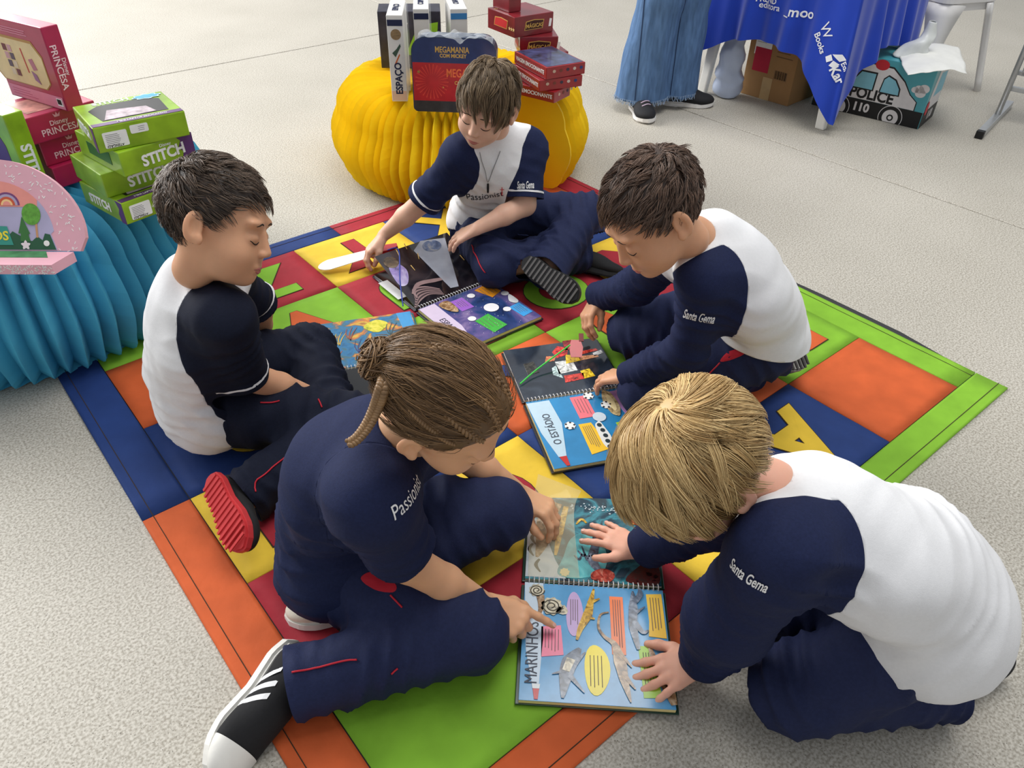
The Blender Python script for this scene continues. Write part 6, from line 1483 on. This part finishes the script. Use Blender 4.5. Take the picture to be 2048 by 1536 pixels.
# ---- the space book
b3, ML, MU = book('open spiral book about space at the feet of the boy by the pouf', at(834, 617, .02), math.radians(38.8), mat('navy_cover', (24, 30, 50), .3, .1, coat=.5), ramp_mat('galaxy_print', [(26, 34, 66), (44, 66, 118), (96, 86, 140), (150, 130, 170)], 7, .14, .8), None, up_under=mat('black_page', (26, 24, 30), .15, .1, coat=.8), tilt=math.radians(17))
D(b3, 'light_beam', pg([(.0, .02), (.20, .02), (.20, .6), (.13, .95), (.0, .9)]), ML, (206, 190, 214))
text('title_lettering', 'ESPACIAL', .026, ML @ Matrix.Translation((.09*BW, -.55*BD, .0006)) @ Matrix.Rotation(-math.pi/2, 4, 'Z'), flat((60, 56, 76)), b3, .0, sx=.85)
for poly, c in (([(.72, .06), (.92, .02), (.96, .26), (.80, .32)], (240, 156, 40)), (rr(.36, .52, .10, .36), (150, 96, 190)), ([(.82, .62), (.97, .60), (.98, .86), (.84, .88)], (70, 160, 226)), ([(.36, .62), (.56, .58), (.60, .90), (.40, .94)], (70, 170, 70))):
    D(b3, 'text_box', pg(poly), ML, c); us = [p[0] for p in poly]; vs_ = [p[1] for p in poly]; vlines(b3, ML, min(us)+.03, max(us)-.03, min(vs_)+.05, max(vs_)-.05, 4)
for cx_, cy_, r_ in ((.62, .14, .045), (.96, .34, .045), (.66, .50, .085), (.78, .64, .045), (.36, .56, .045)): D(b3, 'note_disc', pg([(x, y) for x, y in oval(r_, r_*1.08, 22, cx_, cy_)]), ML, (232, 230, 234), .0014)
D(b3, 'rocket_print', pg(blob([(.22, .08), (.34, .06), (.36, .20), (.32, .34), (.24, .24)])), ML, BRNC, .0016); D(b3, 'astronaut_print', pg(blob([(.95, .42), (.99, .40), (.99, .56), (.94, .60), (.90, .52)])), ML, (232, 232, 236), .0016)
rs = random.Random(8); P = [prism(oval(.0008, .0008, 5, rs.uniform(.25, .98)*BW, -rs.uniform(.03, .97)*BD), .0008, .001, ML) for i in range(70)]; v, f = merge(P); tag(obj('star_prints', v, f, WHT, b3), kind='stuff')
SPC = ramp_mat('moon_surface_print', [(14, 13, 16), (34, 30, 36), (72, 62, 66)], 8, .08, .9, alpha=.97)
v, f = prism(up_([(0, 0), (1, 0), (1.0, .98), (.0, .98)]), 0, .0012, MU); obj('acetate_page', v, f, SPC, b3)
DUNE = mat('dune_print', (150, 124, 124), .2, .1, 30, coat=.6); DUNE2 = mat('dune_dark_print', (66, 54, 58), .2, .1, 30, coat=.6)
for i in range(9): creature(b3, MU, [(.0+.012*i, .02+.015*i), (.12, .10+.022*i), (.26, .13+.016*i), (.40, .05+.012*i)], [.012, .013, .011, .006], DUNE if i % 2 == 0 else DUNE2, .0015+.0001*i, tf=up_)
creature(b3, MU, [(.08, .22), (.22, .33), (.42, .30), (.60, .26)], [.01, .03, .03, .012], DUNE, .0024, tf=up_)
PURPG = ramp_mat('purple_glow_print', [(60, 50, 90), (150, 130, 190), (206, 196, 226)], 14, .1, .9); D(b3, 'planet_glow', up_(blob([(.02, .42), (.12, .40), (.22, .60), (.16, .78), (.05, .72)])), MU, PURPG, .0018)
D(b3, 'planet_print', up_(oval(.085, .10, 26, .12, .80)), MU, ramp_mat('dark_planet_print', [(40, 32, 28), (96, 76, 54), (130, 116, 96)], 30, .1), .002)
CL2 = mat('silver_acetate', (196, 200, 214), .04, .15, 20, alpha=.62, coat=.8)
D(b3, 'torch_beam', up_([(.52, .10), (.62, .08), (.92, .90), (.62, .98), (.46, .86)]), MU, CL2, .0026)
D(b3, 'beam_planet', up_(oval(.12, .10, 26, .70, .84)), MU, ramp_mat('blue_planet_print', [(40, 54, 92), (96, 112, 150), (180, 176, 170)], 26, .1), .003)
for i, (a, b) in enumerate(((.30, .55), (.26, .86), (.44, .70), (.92, .44), (.40, .92))): creature(b3, MU, [(a, b), (a+.02*(i % 3), b+.10)], [.003, .006], (220, 180, 110), .0032, 'comet_print', up_)
P = np.array([xf(b3.matrix_world.inverted(), x[None])[0] for x in (at(806, 612, .035), at(800, 560, .06), at(797, 500, .085), at(775, 500, .085))]); v, f = tube(catmull(P, 6), .0018, 6); obj('blue_cord', v, f, flat((40, 60, 150)), b3)
# clear sheet sticking out to the left under the dark page
D(b3, 'white_sheet', up_([(-.06, .30), (.06, .30), (.06, .78), (-.06, .78)]), Matrix.Translation((0, .006, .0085)), (226, 226, 228), .0006)
# ---- the coral book
b4, ML, MU = book('open spiral book of coral reef beside the seated boy, partly behind the girl', at(652, 743, .02), math.radians(17.4), mat('sea_cover', (40, 110, 120), .3, .1, coat=.5), mat('black_coral_page', (22, 22, 24), .2, .1, coat=.6), None, d_up=.212)
REEF = ramp_mat('coral_reef_print', [(30, 60, 90), (44, 120, 170), (70, 110, 120), (206, 120, 50), (214, 180, 70), (150, 60, 40)], 15, .10, .9, pos=[.28, .42, .50, .57, .63, .72])
v, f = prism(up_([(0, 0), (1, 0), (1, .92), (0, .92)]), 0, .0012, MU); obj('acetate_page', v, f, REEF, b4)
D(b4, 'fish_print', up_(blob([(.46, .72), (.60, .84), (.72, .74), (.60, .58)])), MU, ramp_mat('yellow_fish_print', [(120, 140, 30), (214, 206, 60), (236, 220, 90)], 40, .1), .0016)
for i, (a, b, c) in enumerate(((.10, .2, (190, 90, 40)), (.18, .55, (206, 170, 70)), (.36, .35, (60, 60, 110)), (.72, .60, (60, 84, 90)), (.86, .40, (206, 120, 96)), (.30, .62, (150, 80, 60)))):
    for k in range(3): t = (k-1)*.5; creature(b4, MU, [(a, b-.12), (a+.07*math.sin(t), b), (a+.12*math.sin(t+.4), b+.14*math.cos(t))], [.004, .006, .002], flat(c, .3, .5), .0016+.0002*i, 'coral_print', up_)
D(b4, 'blue_corner', up_([(.86, .60), (.99, .40), (.99, .92), (.84, .92)]), MU, (70, 150, 206), .0015)
rs = random.Random(4)
for i in range(9):
    a = -1.1+.28*i; x0, y0 = .20, .42; pts = [(x0, y0)]
    for k in range(1, 5): pts.append((x0-.06*k*math.cos(a)*.9+rs.uniform(-.012, .012), y0+.09*k*math.sin(a)*.55+rs.uniform(-.012, .012)-.02*k))
    creature(b4, ML, pts, [.012, .009, .006, .003], (226, 224, 214), .0012, 'white_coral_print', pg)
P = [prism(sorted_poly(pg(oval(.006, .006, 6, rs.uniform(.3, .98), rs.uniform(.05, .12)))), .0008, .0012, ML) for i in range(60)]; v, f = merge(P); tag(obj('speckle_prints', v, f, WHT, b4), kind='stuff')
# ---- paper torch held by the boy at the pouf
pa, pb = at(655, 531, .022), at(770, 499, .052); xd = nz_(pb-pa); Mt3 = frame(pa, xd, z=(0.1, -.1, 1)); Lt = np.linalg.norm(pb-pa)
pt = thing('paper_torch', 'white paper torch with a red handle held over the mat', 'paper torch', Mt3)
outl = [(-.028+.0*t, 0) for t in (0,)]; outl = [(.022-.05*math.cos(a)-.0, .026*math.sin(a)) for a in np.linspace(-1.25, 1.25, 14)]+[(Lt*.78, .019), (Lt*.86, .010), (Lt*.86, -.010), (Lt*.78, -.019)]
v, f = prism(outl, 0, .0022); obj_bm('paddle', orient(v, f), mat('white_card', (238, 238, 238), .35, .02, coat=.3), pt)
v, f = prism(oval(.012, .011, 20, Lt*.80, 0), .0022, .0034); obj('cream_ring', v, f, flat((240, 220, 150)), pt); v, f = prism(oval(.008, .007, 20, Lt*.80, 0), .003, .0042); obj('ring_centre', v, f, WHT, pt)
v, f = prism([(Lt*.84, -.012), (Lt*1.05, -.015), (Lt*1.22, -.008), (Lt*1.22, .008), (Lt*1.05, .015), (Lt*.84, .012)], -.003, .006); obj_bm('handle', orient(v, f), mat('red_plastic_card', (186, 34, 44), .35, .04, coat=.4), pt)
# small red tab pinched by the kneeling boy
pc = at(1152, 695, .045); Mt4 = frame(pc, (1, 0, 0), z=(0, -.4, 1)); pt2 = thing('paper_torch', 'small red paper torch pinched above the stadium book', 'paper torch', Mt4)
v, f = prism([(-.014, -.03), (.014, -.03), (.018, .0), (.012, .022), (-.012, .022), (-.018, 0)], 0, .002); obj_bm('head', orient(v, f), mat('red_plastic_card', (186, 34, 44)), pt2); v, f = prism(R2(.012, .024, .014, .03), 0, .003); obj('handle', v, f, flat((120, 40, 40)), pt2)
